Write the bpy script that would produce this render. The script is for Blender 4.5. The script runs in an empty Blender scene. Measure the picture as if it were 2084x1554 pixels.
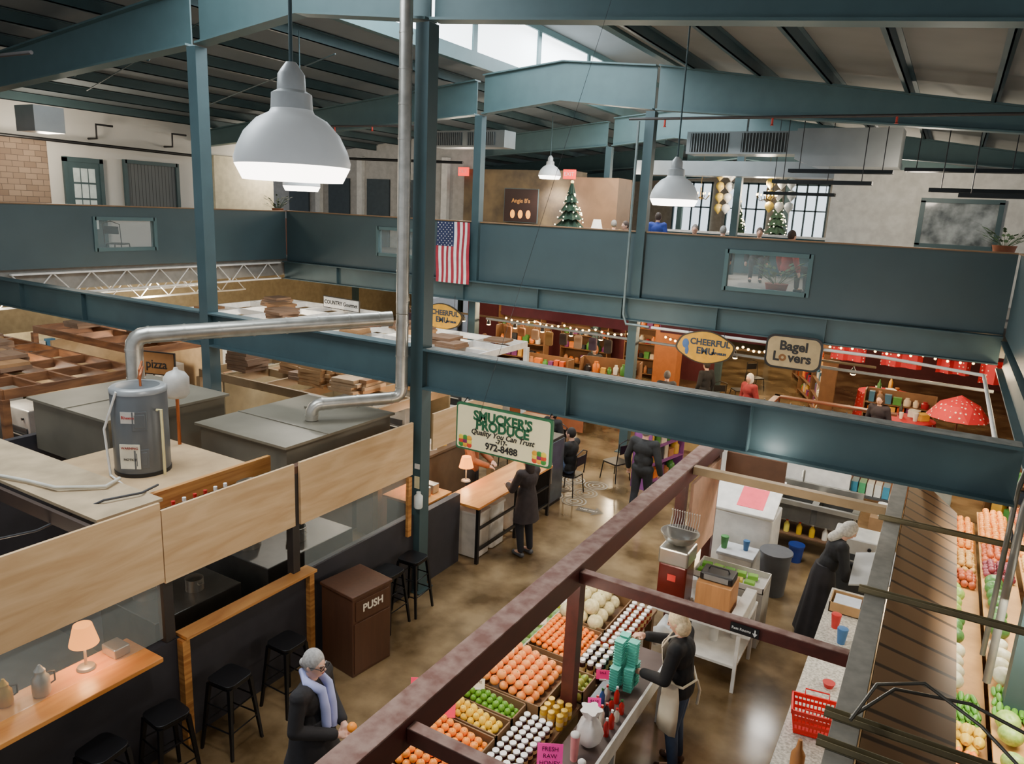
import bpy, math, random
from mathutils import Vector as V, Matrix
R=random.Random(7); pi=math.pi
COL=bpy.context.scene.collection
def lin(h):
    h=h.lstrip('#');o=[]
    for i in (0,2,4):
        c=int(h[i:i+2],16)/255;o.append(c/12.92 if c<=.04045 else ((c+.055)/1.055)**2.4)
    return (*o,1)
MS={}
def M(h,r=.6,m=0,v=.18,s=6,e=0,kind='n',h2=None,sc=(1,1,1),bump=0,rot=0,alpha=1):
    k=(h,r,m,v,s,e,kind,h2,sc,bump,rot,alpha)
    if k in MS:return MS[k]
    mt=bpy.data.materials.new('mat_'+kind+h.strip('#'));mt.use_nodes=True;nt=mt.node_tree;N=nt.nodes;L=nt.links
    bs=N['Principled BSDF'];c=lin(h);c2=lin(h2) if h2 else (*[max(0,x*(1-v)) for x in c[:3]],1)
    tc=N.new('ShaderNodeTexCoord');mp=N.new('ShaderNodeMapping');L.new(tc.outputs['Object'],mp.inputs[0]);mp.inputs['Scale'].default_value=sc;mp.inputs['Rotation'].default_value=(0,0,rot)
    fac=None
    if kind=='brick':
        sp=N.new('ShaderNodeSeparateXYZ');cb=N.new('ShaderNodeCombineXYZ');L.new(mp.outputs[0],sp.inputs[0]);L.new(sp.outputs[1],cb.inputs[0]);L.new(sp.outputs[2],cb.inputs[1])
        t=N.new('ShaderNodeTexBrick');t.inputs['Color1'].default_value=c;t.inputs['Color2'].default_value=c2;t.inputs['Mortar'].default_value=lin('#5c5048');t.inputs['Scale'].default_value=s;t.inputs['Mortar Size'].default_value=.012
        L.new(cb.outputs[0],t.inputs[0]);L.new(t.outputs[0],bs.inputs['Base Color']);fac=t.outputs[0]
    else:
        if kind=='dots':
            t=N.new('ShaderNodeTexVoronoi');t.inputs['Scale'].default_value=s;t.inputs['Randomness'].default_value=.35;o=t.outputs['Distance']
            lo,hi=.2,.24
        elif kind=='wood':
            t=N.new('ShaderNodeTexNoise');t.inputs['Scale'].default_value=s;t.inputs['Detail'].default_value=8;t.inputs['Distortion'].default_value=.6;o=t.outputs[0];lo,hi=.35,.65
        elif kind=='stripe':
            t=N.new('ShaderNodeTexWave');t.inputs['Scale'].default_value=s;t.inputs['Distortion'].default_value=.0;o=t.outputs['Fac'] if 'Fac' in t.outputs else t.outputs[1];lo,hi=.03,.09
        else:
            t=N.new('ShaderNodeTexNoise');t.inputs['Scale'].default_value=s;t.inputs['Detail'].default_value=6;o=t.outputs[0];lo,hi=.35,.65
        L.new(mp.outputs[0],t.inputs[0])
        cr=N.new('ShaderNodeValToRGB');cr.color_ramp.elements[0].position=lo;cr.color_ramp.elements[1].position=hi
        cr.color_ramp.elements[0].color=c2;cr.color_ramp.elements[1].color=c
        L.new(o,cr.inputs[0]);L.new(cr.outputs[0],bs.inputs['Base Color']);fac=o
        if e:
            L.new(cr.outputs[0],bs.inputs['Emission Color'])
    if bump and fac:
        bp=N.new('ShaderNodeBump');bp.inputs['Strength'].default_value=bump;bp.inputs['Distance'].default_value=.02;L.new(fac,bp.inputs['Height']);L.new(bp.outputs[0],bs.inputs['Normal'])
    bs.inputs['Roughness'].default_value=r;bs.inputs['Metallic'].default_value=m
    if e:bs.inputs['Emission Strength'].default_value=e
    if alpha<1:bs.inputs['Alpha'].default_value=alpha
    MS[k]=mt;return mt
class B:
    def __init__(s):s.v=[];s.f=[];s.m=[]
    def q(s,vs,fs,mi=0):
        o=len(s.v);s.v+=[tuple(v) for v in vs];s.f+=[tuple(i+o for i in f) for f in fs];s.m+=[mi]*len(fs);return s
    def box(s,x0,x1,y0,y1,z0,z1,mi=0):
        return s.q([(x,y,z) for z in(z0,z1) for y in(y0,y1) for x in(x0,x1)],[(0,2,3,1),(4,5,7,6),(0,1,5,4),(2,6,7,3),(0,4,6,2),(1,3,7,5)],mi)
    def cyl(s,p0,p1,r0,r1=None,n=12,mi=0):
        r1=r0 if r1 is None else r1;p0=V(p0);p1=V(p1);d=(p1-p0).normalized();a=d.orthogonal().normalized();b=d.cross(a)
        vs=[p+(a*math.cos(2*pi*i/n)+b*math.sin(2*pi*i/n))*r for p,r in((p0,r0),(p1,r1)) for i in range(n)]
        return s.q(vs,[(i,(i+1)%n,n+(i+1)%n,n+i) for i in range(n)]+[tuple(range(n-1,-1,-1)),tuple(range(n,2*n))],mi)
    def tube(s,pts,r,n=8,mi=0,r1=None):
        pts=[V(p) for p in pts];k=len(pts);vs=[];a=None
        for i,p in enumerate(pts):
            d=(pts[min(i+1,k-1)]-pts[max(i-1,0)]).normalized()
            a=d.orthogonal().normalized() if a is None else (a-a.dot(d)*d).normalized()
            b=d.cross(a);rr=r if r1 is None else r+(r1-r)*i/(k-1)
            vs+=[p+(a*math.cos(2*pi*j/n)+b*math.sin(2*pi*j/n))*rr for j in range(n)]
        fs=[(i*n+j,i*n+(j+1)%n,(i+1)*n+(j+1)%n,(i+1)*n+j) for i in range(k-1) for j in range(n)]
        fs+=[tuple(range(n-1,-1,-1)),tuple(range((k-1)*n,k*n))];return s.q(vs,fs,mi)
    def lathe(s,prof,c=(0,0,0),n=20,mi=0,sx=1,sy=1,wav=0,nw=7):
        vs=[];k=len(prof)
        for i,(r,z) in enumerate(prof):
            for j in range(n):
                a=2*pi*j/n;rr=r*(1+wav*(i/(k-1))*math.sin(nw*a));vs.append((c[0]+rr*sx*math.cos(a),c[1]+rr*sy*math.sin(a),c[2]+z))
        fs=[(i*n+j,i*n+(j+1)%n,(i+1)*n+(j+1)%n,(i+1)*n+j) for i in range(k-1) for j in range(n)]
        fs+=[tuple(range(n-1,-1,-1)),tuple(range((k-1)*n,k*n))];return s.q(vs,fs,mi)
    def ell(s,c,r,n=14,k=9,mi=0,mat=None):
        if not hasattr(r,'__len__'):r=(r,r,r)
        vs=[(0,0,-1)];
        for i in range(1,k):
            t=-pi/2+pi*i/k
            for j in range(n):
                a=2*pi*j/n;vs.append((math.cos(t)*math.cos(a),math.cos(t)*math.sin(a),math.sin(t)))
        vs.append((0,0,1));w=[]
        for x,y,z in vs:
            p=V((x*r[0],y*r[1],z*r[2]))
            if mat:p=mat@p
            w.append(p+V(c))
        fs=[(0,1+(j+1)%n,1+j) for j in range(n)]
        for i in range(k-2):
            o=1+i*n;fs+=[(o+j,o+(j+1)%n,o+n+(j+1)%n,o+n+j) for j in range(n)]
        o=1+(k-2)*n;fs+=[(o+j,o+(j+1)%n,len(vs)-1) for j in range(n)]
        return s.q(w,fs,mi)
    def cap(s,p0,p1,r0,r1,n=12):
        s.cyl(p0,p1,r0,r1,n);s.ell(p0,r0,n,7);s.ell(p1,r1,n,7);return s
    def prism(s,poly,y0,y1,mi=0,ax='y'):
        n=len(poly);f=(lambda a,b,t:(a,t,b)) if ax=='y' else (lambda a,b,t:(t,a,b)) if ax=='x' else (lambda a,b,t:(a,b,t))
        vs=[f(a,b,y0) for a,b in poly]+[f(a,b,y1) for a,b in poly]
        return s.q(vs,[tuple(range(n)),tuple(range(2*n-1,n-1,-1))]+[(i,n+i,n+(i+1)%n,(i+1)%n) for i in range(n)],mi)
KID={}
def setp(o,label,cat,group,kind):
    if label:o['label']=label
    if cat:o['category']=cat
    if group:o['group']=group
    if kind:o['kind']=kind
def fixn(me):
    import bmesh
    bm=bmesh.new();bm.from_mesh(me);bmesh.ops.recalc_face_normals(bm,faces=bm.faces);bm.to_mesh(me);bm.free()
def mk(name,b,mats,p=None,loc=None,rz=0,label=None,cat=None,group=None,kind=None,bev=0,sm=False,rot=None):
    me=bpy.data.meshes.new(name)
    vs=b.v
    if loc is None:
        if p is None:
            xs=[v[0] for v in vs];ys=[v[1] for v in vs];zs=[v[2] for v in vs]
            loc=((min(xs)+max(xs))/2,(min(ys)+max(ys))/2,min(zs));vs=[(v[0]-loc[0],v[1]-loc[1],v[2]-loc[2]) for v in vs]
        else:loc=(0,0,0)
    me.from_pydata(vs,[],b.f)
    if not isinstance(mats,(list,tuple)):mats=[mats]
    for m in mats:me.materials.append(m)
    if len(mats)>1:
        for pl,mi in zip(me.polygons,b.m):pl.material_index=mi
    fixn(me)
    if sm:
        me.polygons.foreach_set('use_smooth',[True]*len(me.polygons))
    o=bpy.data.objects.new(name,me);COL.objects.link(o);o.location=loc;o.rotation_euler=rot or (0,0,rz)
    if p is not None:o.parent=p;KID.setdefault(p.name,[]).append(o)
    setp(o,label,cat,group,kind)
    if bev:
        md=o.modifiers.new('b','BEVEL');md.width=bev;md.segments=2;md.limit_method='ANGLE'
    if sm:
        md=o.modifiers.new('e','EDGE_SPLIT');md.split_angle=.9
    return o
def T(name,label,cat,loc,rz=0,group=None,rot=None):
    o=bpy.data.objects.new(name,None);COL.objects.link(o);o.empty_display_size=.1;o.location=loc;o.rotation_euler=rot or (0,0,rz);setp(o,label,cat,group,None);return o
def clone(o,loc,rz=None,sc=None,label=None,par=None,group=None,rot=None):
    n=o.copy();COL.objects.link(n)
    if par is not None:n.parent=par;KID.setdefault(par.name,[]).append(n)
    elif loc is not None:n.location=loc
    if rz is not None:n.rotation_euler=(0,0,rz)
    if rot is not None:n.rotation_euler=rot
    if sc:n.scale=(sc,)*3 if not hasattr(sc,'__len__') else sc
    if label:n['label']=label
    if group:n['group']=group
    for c in KID.get(o.name,[]):clone(c,None,par=n)
    return n
def text(s,size,mat,p,loc,rot=(pi/2,0,0),ext=.002,al='CENTER',sh=0,name='lettering',bold=0):
    cu=bpy.data.curves.new('t','FONT');cu.body=s;cu.size=size;cu.align_x=al;cu.align_y='CENTER';cu.extrude=ext;cu.shear=sh;cu.offset=bold;cu.resolution_u=3
    t=bpy.data.objects.new('t',cu);COL.objects.link(t);dg=bpy.context.evaluated_depsgraph_get();me=bpy.data.meshes.new_from_object(t.evaluated_get(dg));bpy.data.objects.remove(t)
    me.materials.clear();me.materials.append(mat);o=bpy.data.objects.new(name,me);COL.objects.link(o);o.location=loc;o.rotation_euler=rot
    if p is not None:o.parent=p;KID.setdefault(p.name,[]).append(o)
    return o
# ---------------- camera
f=1505.0;H=5.3
d=V((733-1042,-(7245-777),-f)).normalized();Zc=-d
Yc=V((1950-1042,-(470-777),-f));Yc=(Yc-Yc.dot(Zc)*Zc).normalized();Xc=Yc.cross(Zc)
cd=bpy.data.cameras.new('camera');cd.sensor_width=36;cd.lens=f/2084*36;cd.clip_start=.05;cd.clip_end=200
cam=bpy.data.objects.new('camera',cd);COL.objects.link(cam)
cam.matrix_world=Matrix.Translation((0,0,H))@Matrix((Xc,Yc,Zc)).to_4x4();bpy.context.scene.camera=cam
# ---------------- materials
steel=M('#40565a',.5,.1,.12,3);steelL=M('#526c6e',.5,.1,.1,3);rail=M('#3d5054',.5,0,.08,2);white=M('#d6d4cc',.8);whiteP=M('#e6e4de',.5)  # steelL: the steel teal lightened, skylight brightness put into the colour
conc=M('#8a7455',.17,0,.0,1.6,h2='#514029',bump=.05);dk=M('#2f2e34',.6);blk=M('#141416',.45);ply=M('#d6b68c',.65,0,0,3,kind='wood',h2='#c09c70',sc=(.4,.4,3))
pine=M('#c8904e',.5,0,0,3,kind='wood',h2='#9d6430',sc=(1,.3,6));oak=M('#e09a50',.35,0,0,3,kind='wood',h2='#bd7636',sc=(2,.3,2));galv=M('#b4b1a9',.35,.7,.2,10)
redb=M('#54231c',.5,0,.3,4,kind='wood',sc=(2,.4,2));redt=M('#8c6f64',.7,0,.35,9,h2='#6a4438');stain=M('#b0aea6',.28,.8,.1,5);hood=M('#837c6c',.42,.3,.2,2)
glass=M('#a8b4b4',.05,0,.0,2,alpha=.2);maroon=M('#5e222a',.7);gray=M('#7e7e7c',.6);cream=M('#e6dcae',.6)
lampw=M('#fff4e0',.5,e=10,v=0);daylight=M('#f4fbff',.5,e=4,v=0)
# ---------------- shell
def S(name,b,m,**k):return mk(name,b,m,kind='structure',**k)
S('floor',B().box(-26,10,-4,42,-.12,0),conc)
S('floor_upper',B().box(-26,4,15.5,42,3.15,3.68),M('#8b8780',.6))
S('floor_upper_side',B().box(-26,-16.7,-4,15.5,3.15,3.68),M('#8b8780',.6))
S('floor_upper_edge',B().box(1.15,4,-4,15.5,3.15,3.68),M('#8b8780',.6))
insul=M('#666e71',.8,0,.12,1)
def zr(x):return 8.52-.15*(x+5.8) if x>-5.8 else 8.52-.115*(-10.1-x)
S('ceiling',B().prism([(-5.7,zr(-5.7)),(4,zr(4)),(4,zr(4)+.1),(-5.7,zr(-5.7)+.1)],-4,42),M('#7a7b76',.8,0,.12,1))
S('ceiling_side',B().prism([(-10.2,zr(-10.2)),(-10.2,zr(-10.2)+.1),(-26,zr(-26)+.1),(-26,zr(-26))],-4,42),insul)
S('ceiling_monitor',B().prism([(-10.4,9.9),(-7.95,10.3),(-5.5,9.9),(-5.5,10),(-7.95,10.4),(-10.4,10)],-4,42),insul)
for i,x in enumerate((-10.1,-5.8)):
    S('window_%d'%(i+1),B().box(x-.02,x+.02,-4,22,8.75,9.8),daylight)
    S('wall_monitor_%s'%('west','east')[i],B().box(x-.05,x+.05,22,42,8.75,9.8),insul)
    b=B()
    for y in range(-3,22,3):b.box(x-.07,x+.07,y-.08,y+.08,8.5,9.9)
    b.box(x-.08,x+.08,-4,42,8.45,8.75).box(x-.08,x+.08,-4,42,9.8,9.95)
    S('trim_%d'%(i+1),b,steelL)
wl=M('#d3d1ca',.8,0,.05,1.5)
S('wall_left',B().box(-20.15,-20,4,18,3.68,7.6),wl)
S('wall_left_brick',B().box(-20,-19.94,4,10.7,3.68,6.45),M('#98836f',.9,kind='brick',h2='#7d6959',s=1.8))
S('wall_left_lower',B().box(-23.2,-23,-4,30,0,3.15),M('#b0a080',.8))
S('wall_back_gray',B().box(-26,-15,22.5,22.65,3.68,8),M('#bcbab6',.8))
S('wall_back_mural',B().box(-15,-10.8,22,23,3.68,6.6),M('#7a6648',.7,0,0,1.5,h2='#4a3e32'))
S('wall_wood',B().box(-10.8,-9.2,21.9,23,3.68,6.4),M('#86664a',.6,0,.2,2,kind='wood'))
S('wall_right',B().box(-2.8,4,20,20.15,3.68,6.62),white)
S('wall_far',B().box(-26,4,41.8,42,0,9),M('#a89c8a',.8))
S('wall_lower_maroon',B().box(-16,-6.2,24,24.15,0,3.1),maroon)
S('wall_lower_maroon_side',B().box(-4.6,3.4,30,30.15,0,3.1),maroon)
S('wall_right_lower',B().box(3.4,3.5,-4,41,0,3.1),M('#6b6158',.8))
S('trim_maroon_fascia',B().box(-9.6,-6.1,15.9,15.95,2.72,3.12),M('#6e2430',.6));S('trim_maroon_fascia_side',B().box(-5.4,-2.9,15.9,15.95,2.78,3.12),M('#6e2430',.6))
# ---------------- steel
def ib(name,ax,a,b_,c,zt,dep,w=.22,label='dark teal steel beam carrying the balcony',t=.025,mat=steel,group='floor beams'):
    b=B()
    for (u0,u1,z0,z1) in ((-w/2,w/2,zt-t,zt),(-w/2,w/2,zt-dep,zt-dep+t),(-.012,.012,zt-dep+t,zt-t)):
        if ax=='x':b.box(a,b_,c+u0,c+u1,z0,z1)
        else:b.box(c+u0,c+u1,a,b_,z0,z1)
    for i in range(1,int((b_-a)/2.1)):
        p=a+i*2.1
        if ax=='x':b.box(p-.006,p+.006,c-w/2+.01,c+w/2-.01,zt-dep+t,zt-t)
    return mk(name,b,mat,label=label,cat='beam',group=group)
HC=.1
ib('steel_beam','x',-24,-10.2,7.7,3.49,.54);ib('steel_beam','x',-10.0,-5.96,7.7,3.49,.54)
ib('steel_beam','x',-5.74,.8,7.7,3.49,.54,w=.26,label='dusty teal steel beam crossing the market aisle')
ib('steel_beam','x',-16.6,.95,15.28,3.56,.5,w=.2);ib('steel_beam','y',7.9,15.1,1.03,3.5,.5)
mk('beam_dust',B().box(-5.7,.78,7.6,7.8,3.491,3.496),M('#8c8a80',.9,v=.4,s=8),label='layer of grey dust along the beam top',cat='dust')['kind']='stuff'
def col(x,y,h):
    b=B().box(x-HC,x+HC,y-HC,y-HC+.02,0,h).box(x-HC,x+HC,y+HC-.02,y+HC,0,h).box(x-HC,x-HC+.015,y-HC+.02,y+HC-.02,0,h).box(x+HC-.015,x+HC,y-HC+.02,y+HC-.02,0,h).box(x-.16,x+.16,y-.16,y+.16,0,.02)
    mk('steel_column',b,steel,label='tall dark teal steel column',cat='column',group='steel columns')
for x in (-10.1,-5.85):
  for y in (7.7,15.42,23.1,30.8):col(x,y,7.42)
col(1.14,7.7,6.8)
for x in (-21,3.6):
  for y in (7.7,23.1,30.8):col(x,y,6.5)
def rafter(y,poly,lab):
    b=B().prism(poly,y-.012,y+.012);n=len(poly)
    for i in range(n):
        (x0,z0),(x1,z1)=poly[i],poly[(i+1)%n]
        L=math.hypot(x1-x0,z1-z0)
        if L<1.6:continue
        nx,nz=-(z1-z0)/L*.015,(x1-x0)/L*.015
        b.prism([(x0-nx,z0-nz),(x1-nx,z1-nz),(x1+nx,z1+nz),(x0+nx,z0+nz)],y-.12,y+.12)
    return mk('steel_rafter',b,steelL,label=lab,cat='beam',group='roof frames')
for y in (7.7,15.4,23.1,30.8,38.5):
    rafter(y,[(-5.74,7.45),(3.6,6.7),(3.6,zr(3.6)-.21),(-5.74,8.3)],'tapered teal steel roof rafter')
    rafter(y,[(-10.2,7.45),(-10.2,8.2),(-19.9,zr(-19.9)-.21),(-19.9,6.75)],'tapered teal steel roof rafter')
    rafter(y,[(-10,7.46),(-7.95,7.7),(-5.8,7.46),(-5.8,8.3),(-7.95,8.5),(-10,8.3)],'cranked teal steel beam between two columns')
for x in [-5,-3.7,-2.4,-1.1,.2,1.5,2.8]+[-11,-12.4,-13.8,-15.2,-16.6,-18,-19.4]:
    z=zr(x)-.01
    b=B().box(x-.012,x+.012,-3,41,z-.2,z).box(x-.07,x+.012,-3,41,z-.2,z-.185).box(x,x+.08,-3,41,z-.015,z)
    mk('roof_purlin',b,steel,label='long dark steel roof purlin',cat='purlin',group='roof purlins')
for (x0,z0,x1,z1) in ((-4.2,7.35,-3.6,8.0),(-2.6,7.25,-2.0,7.75),(-1,7.1,-.4,7.5),(-11.5,7.35,-12.1,8.0),(-13.6,7.2,-14.2,7.8)):
    for y in (7.7,15.4,23.1):mk('knee_brace',B().cyl((x0,y+.15,z0),(x1,y+1.1,z1),.025,n=6),steel,label='thin dark diagonal knee brace',cat='brace',group='knee braces')
for (y,z) in ((9.5,7.5),(12.2,7.4)):
    mk('brace_rod',B().cyl((-16,y,7.3),(-10.2,y-1.5,7.9),.012,n=6),steel,label='thin diagonal roof brace rod',cat='rod',group='roof brace rods')
# railing
def panel(p0,p1,fix,ax,z0,z1,win,t=.05,lab='solid dark teal railing panel with wood cap'):
    root=T('railing_panel',lab,'railing',((p0+p1)/2,fix,z0) if ax=='x' else (fix,(p0+p1)/2,z0),group='balcony railing')
    o=root.location;b=B();c=B()
    def bx(bb,a0,a1,h0,h1,tt):
        if ax=='x':bb.box(a0-o.x,a1-o.x,-tt,tt,h0-z0,h1-z0)
        else:bb.box(-tt,tt,a0-o.y,a1-o.y,h0-z0,h1-z0)
    if win:
        a0,a1,h0,h1=win
        bx(b,p0,a0,z0,z1,t);bx(b,a1,p1,z0,z1,t);bx(b,a0,a1,z0,h0,t);bx(b,a0,a1,h1,z1,t)
        w=B()
        for q in ((a0-.05,a0+.03,h0-.05,h1+.05),(a1-.03,a1+.05,h0-.05,h1+.05),(a0,a1,h0-.05,h0+.03),(a0,a1,h1-.03,h1+.05)):bx(w,*q,t+.02)
        wf=mk('window_frame',w,steelL,root);g=B();bx(g,a0+.03,a1-.03,h0+.03,h1-.03,.006);mk('window_glass',g,glass,wf,label='clear glass pane')
    else:bx(b,p0,p1,z0,z1,t)
    mk('panel_board',b,rail,root);bx(c,p0,p1,z1,z1+.025,t+.03);mk('cap_rail',c,M('#8a6a4a',.5),root)
panel(-16.6,-10.05,15.44,'x',3.57,4.96,(-13.2,-11.9,4.0,4.66));panel(-9.98,-5.97,15.44,'x',3.57,4.96,None)
panel(-5.73,.95,15.44,'x',3.57,4.96,(-3.96,-2.36,3.95,4.68))
panel(-3,15.35,-16.65,'y',3.62,4.95,(9.8,11.25,4.0,4.67));panel(8,15.3,1.03,'y',3.57,4.96,None)
# bar joist
b=B();z0,z1=3.08,3.52;x=-16.6
for z in (z0,z1):b.box(x-.04,x+.04,7.95,15.1,z-.02,z+.02)
y=7.95;i=0
while y<14.7:
    b.cyl((x,y,z0 if i%2 else z1),(x,y+.42,z1 if i%2 else z0),.014,n=6);y+=.42;i+=1
o=mk('bar_joist',b,whiteP,label='white open web steel joist under balcony',cat='joist',group='open web joists')
for dx in (-1.5,-3):clone(o,(o.location.x+dx,o.location.y,2.6))
# ---------------- pendants
shd=M('#dfe3e3',.4,.0,.05,e=.2)
def pendant(x,y,z,top,D=.7,power=260):
    r=T('pendant_lamp','white enamel high bay pendant lamp on a rod','lamp',(x,y,z),group='high bay pendant lamps')
    s=D/.7
    mk('lamp_shade',B().lathe([(.345*s,.0),(.35*s,.03*s),(.33*s,.1*s),(.285*s,.19*s),(.21*s,.27*s),(.135*s,.31*s),(.125*s,.33*s)],n=40),shd,r,sm=True)
    mk('lamp_lens',B().lathe([(.3*s,-.09*s),(.345*s,-.0),(.34*s,.01)],n=40),M('#fff6ea',.4,e=9,v=0),r,sm=True)
    mk('ballast_housing',B().lathe([(.125*s,.32*s),(.12*s,.42*s),(.085*s,.44*s),(.08*s,.53*s),(.06*s,.56*s),(.03*s,.6*s)],n=24),M('#bfc3c3',.4,.2,e=.06),r,sm=True)
    mk('hanging_rod',B().cyl((0,0,.6*s),(0,0,top-z),.012,n=8),steel,r)
    l=bpy.data.lights.new('pendant_light','SPOT');l.energy=power;l.spot_size=2.8;l.spot_blend=.6;l.shadow_soft_size=.3*s;l.color=(1,.94,.86)
    lo=bpy.data.objects.new('pendant_light',l);COL.objects.link(lo);lo.location=(x,y,z-.12)
    return r
pendant(-3.6,3.4,5.5,8.1,.7,420);pendant(-3.55,10.5,5.55,8.1,.68,600);pendant(-10.9,10.5,5.55,8.3,.7,600)
pendant(-11.4,21.5,6.4,8.2,.72,450);pendant(-14.5,3.4,5.6,7.9,.7,450);pendant(3.0,4.5,5.5,7.1,.7,420)  # last pendant is added out of view to brighten awning and vegetable stand
def light(t,loc,e,c,size=.3,rot=None):
    l=bpy.data.lights.new('l',t);l.energy=e;l.color=c
    if t=='AREA':l.size=size
    else:l.shadow_soft_size=size
    o=bpy.data.objects.new('room_light',l);COL.objects.link(o);o.location=loc
    if rot:o.rotation_euler=rot
    return o
for y in (3,11,19):light('AREA',(-7.95,y,9.7),640,(.86,.94,1),3.6)
# ---------------- signs
def oval_sign(loc,w,h,facec,words,rods):
    r=T('hanging_sign','yellow oval hanging shop sign with dark rim','sign',loc,group='oval shop signs')
    def ov(s,y0,y1):return B().prism([(math.cos(2*pi*i/40)*w/2*s*(1+.03*math.sin(6*pi*i/20)),math.sin(2*pi*i/40)*h/2*s*(1+.04*math.cos(4*pi*i/20))) for i in range(40)],y0,y1)
    mk('sign_rim',ov(1,-.02,.02),M('#3a3226',.5),r);fc=mk('sign_face',ov(.93,-.03,-.021),M(facec,.5),r)
    for s,sz,dx,dz in words:text(s,sz,M('#2a3a4a',.5,v=0),fc,(dx,-.034,dz),bold=.006)
    mk('bird_emblem',B().ell((-w*.33,-.034,.04),(.07,.004,.1),12,7).ell((-w*.3,-.034,-.1),(.04,.004,.09),10,6),M('#4a6a9a',.6),fc)
    for sx in (-.3,.3):mk('hanging_wire',B().cyl((w*sx,0,h*.4),(w*sx,0,h*.4+rods),.006,n=6),blk,r)
em=[('CHEERFUL',.175,.1,.1),('EMU',.19,.02,-.08),('EMPORIUM',.06,.3,-.1)]
oval_sign((-10.7,14.9,2.64),1.25,.64,'#e0a42c',em,.3);oval_sign((-4.1,14.95,2.74),1.22,.66,'#e0a42c',em,.1)
r=T('hanging_sign','tan scalloped hanging bagel shop sign','sign',(-2.38,14.95,2.86))
def rrect(w,h,c,n=6):
    o=[]
    for cx,cz,a0 in ((w/2-c,h/2-c,0),(-w/2+c,h/2-c,pi/2),(-w/2+c,-h/2+c,pi),(w/2-c,-h/2+c,3*pi/2)):
        o+=[(cx+c*math.cos(a0+i*pi/2/n),cz+c*math.sin(a0+i*pi/2/n)) for i in range(n+1)]
    return o
mk('sign_rim',B().prism(rrect(1.05,.66,.16),-.02,.02),blk,r);fc=mk('sign_face',B().prism(rrect(.97,.58,.14),-.03,-.021),M('#b39c72',.6),r)
text('Bagel',.25,M('#1c1c1c'),fc,(0,-.034,.12),bold=.009);text('L',.25,M('#1c1c1c'),fc,(-.31,-.034,-.1),bold=.009);text('vers',.25,M('#1c1c1c'),fc,(.13,-.034,-.1),bold=.009)
mk('bagel_emblem',B().q([(math.cos(a*pi/8)*q-.185,-.036,math.sin(a*pi/8)*q*.95-.11) for q in(.028,.072) for a in range(16)],[(i,(i+1)%16,16+(i+1)%16,16+i) for i in range(16)]),M('#7a4e20'),fc)
# produce sign
r=T('hanging_sign','cream produce stall sign with green lettering and fruit','sign',(-4.40,7.46,2.33))
W=1.36;mk('sign_rim',B().prism([(x,z+.3) for x,z in rrect(W,.6,.03,2)],-.02,.02),M('#2f6a44'),r)
fc=mk('sign_face',B().prism([(x,z+.3) for x,z in rrect(W-.05,.55,.03,2)],-.028,-.021),M('#f0e4b4',.6,v=.05),r)
g=M('#1f5a3c',.5,v=0);k_=M('#2b2b2b',.5,v=0)
for s,sz,z,bo,sh,dx in (("SMUCKER'S",.15,.47,.007,0,0),('PRODUCE',.15,.355,.007,0,0),('Quality You Can Trust',.088,.262,.002,.3,0),('-717-',.07,.19,.003,0,0),('972-8488',.11,.105,.004,0,0)):
    text(s,sz*1.1,g if sz>.12 else k_,fc,(dx,-.032,z),bold=bo,sh=sh)
fm=[M('#d8452a'),M('#e8a52a'),M('#3f8a3a'),M('#f0d23c'),M('#7a2a5a')]
for sx in (-1,1):
    b=B()
    for i in range(9):b.ell((sx*(.47+(i%3)*.06),-.03-i*.0004,.07+(i//3)*.045),(.04,.008,.036),10,6,mi=i%5)
    mk('painted_fruit',b,fm,fc,label='painted fruit and vegetables')
for sx in (-.6,.6):mk('hanging_wire',B().cyl((sx,0,.58),(sx,.1,.64),.008,n=6),blk,r)
# flag
b=B();n=13;hh=1.48;ww=.98
def fv(i,j):
    x=ww*i/n;z=-hh*j/10;return (x+.01*math.sin(j*.9),-.015*math.sin(i*1.1+j*.3),z)
for i in range(n):
    for j in range(10):
        mi=2 if (i<7 and j<4) else (0 if i%2==0 else 1)
        b.q([fv(i,j),fv(i+1,j),fv(i+1,j+1),fv(i,j+1)],[(0,1,2,3)],mi)
for rr in range(11):
    for cc in range(5 if rr%2==0 else 4):
        cx=.055+(cc+(0 if rr%2==0 else .5))*.105;cz=-.035-rr*.053
        pts=[(cx+math.sin(pi*k/5)*(.02 if k%2==0 else .008),-.022,cz+math.cos(pi*k/5)*(.02 if k%2==0 else .008)) for k in range(10)]
        b.q(pts,[tuple(range(10))],1)
mk('national_flag',b,[M('#a82c3c',.8),M('#f0ece8',.8),M('#2a3358',.8)],loc=(-11.08,15.12,4.95),label='american flag hanging vertically on the railing',cat='flag')
for (x,y,z) in ((-14.9,21.8,6.5),(-10.6,21.3,6.45)):
    r=T('exit_sign','small glowing red EXIT sign','sign',(x,y,z),group='exit signs');mk('sign_box',B().box(-.2,.2,-.04,.04,-.14,.14),M('#e8352a',.5,e=2.5,v=0),r);text('EXIT',.17,whiteP,r,(0,-.045,0))
# PUSH bin
r=T('waste_bin_cabinet','brown wood waste bin cabinet with push flap','trash bin',(-5.4,5.95,0),rz=-.12)
bn=M('#543626',.42,0,.2,3,kind='wood',sc=(6,6,.6));mk('cabinet_body',B().box(-.27,.27,-.29,.29,0,.98),bn,r,bev=.006)
mk('cabinet_top',B().box(-.285,.285,-.305,.305,.98,1.02),bn,r,bev=.008);pf=mk('push_flap',B().box(.27,.285,-.25,.25,.7,.94),bn,r,bev=.004);mk('cabinet_door',B().box(.27,.283,-.27,.27,.04,.67),bn,r,bev=.004)
text('PUSH',.13,M('#e0d8c8',v=0),pf,(.288,0,.83),(pi/2,0,pi/2),bold=.003)
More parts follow.
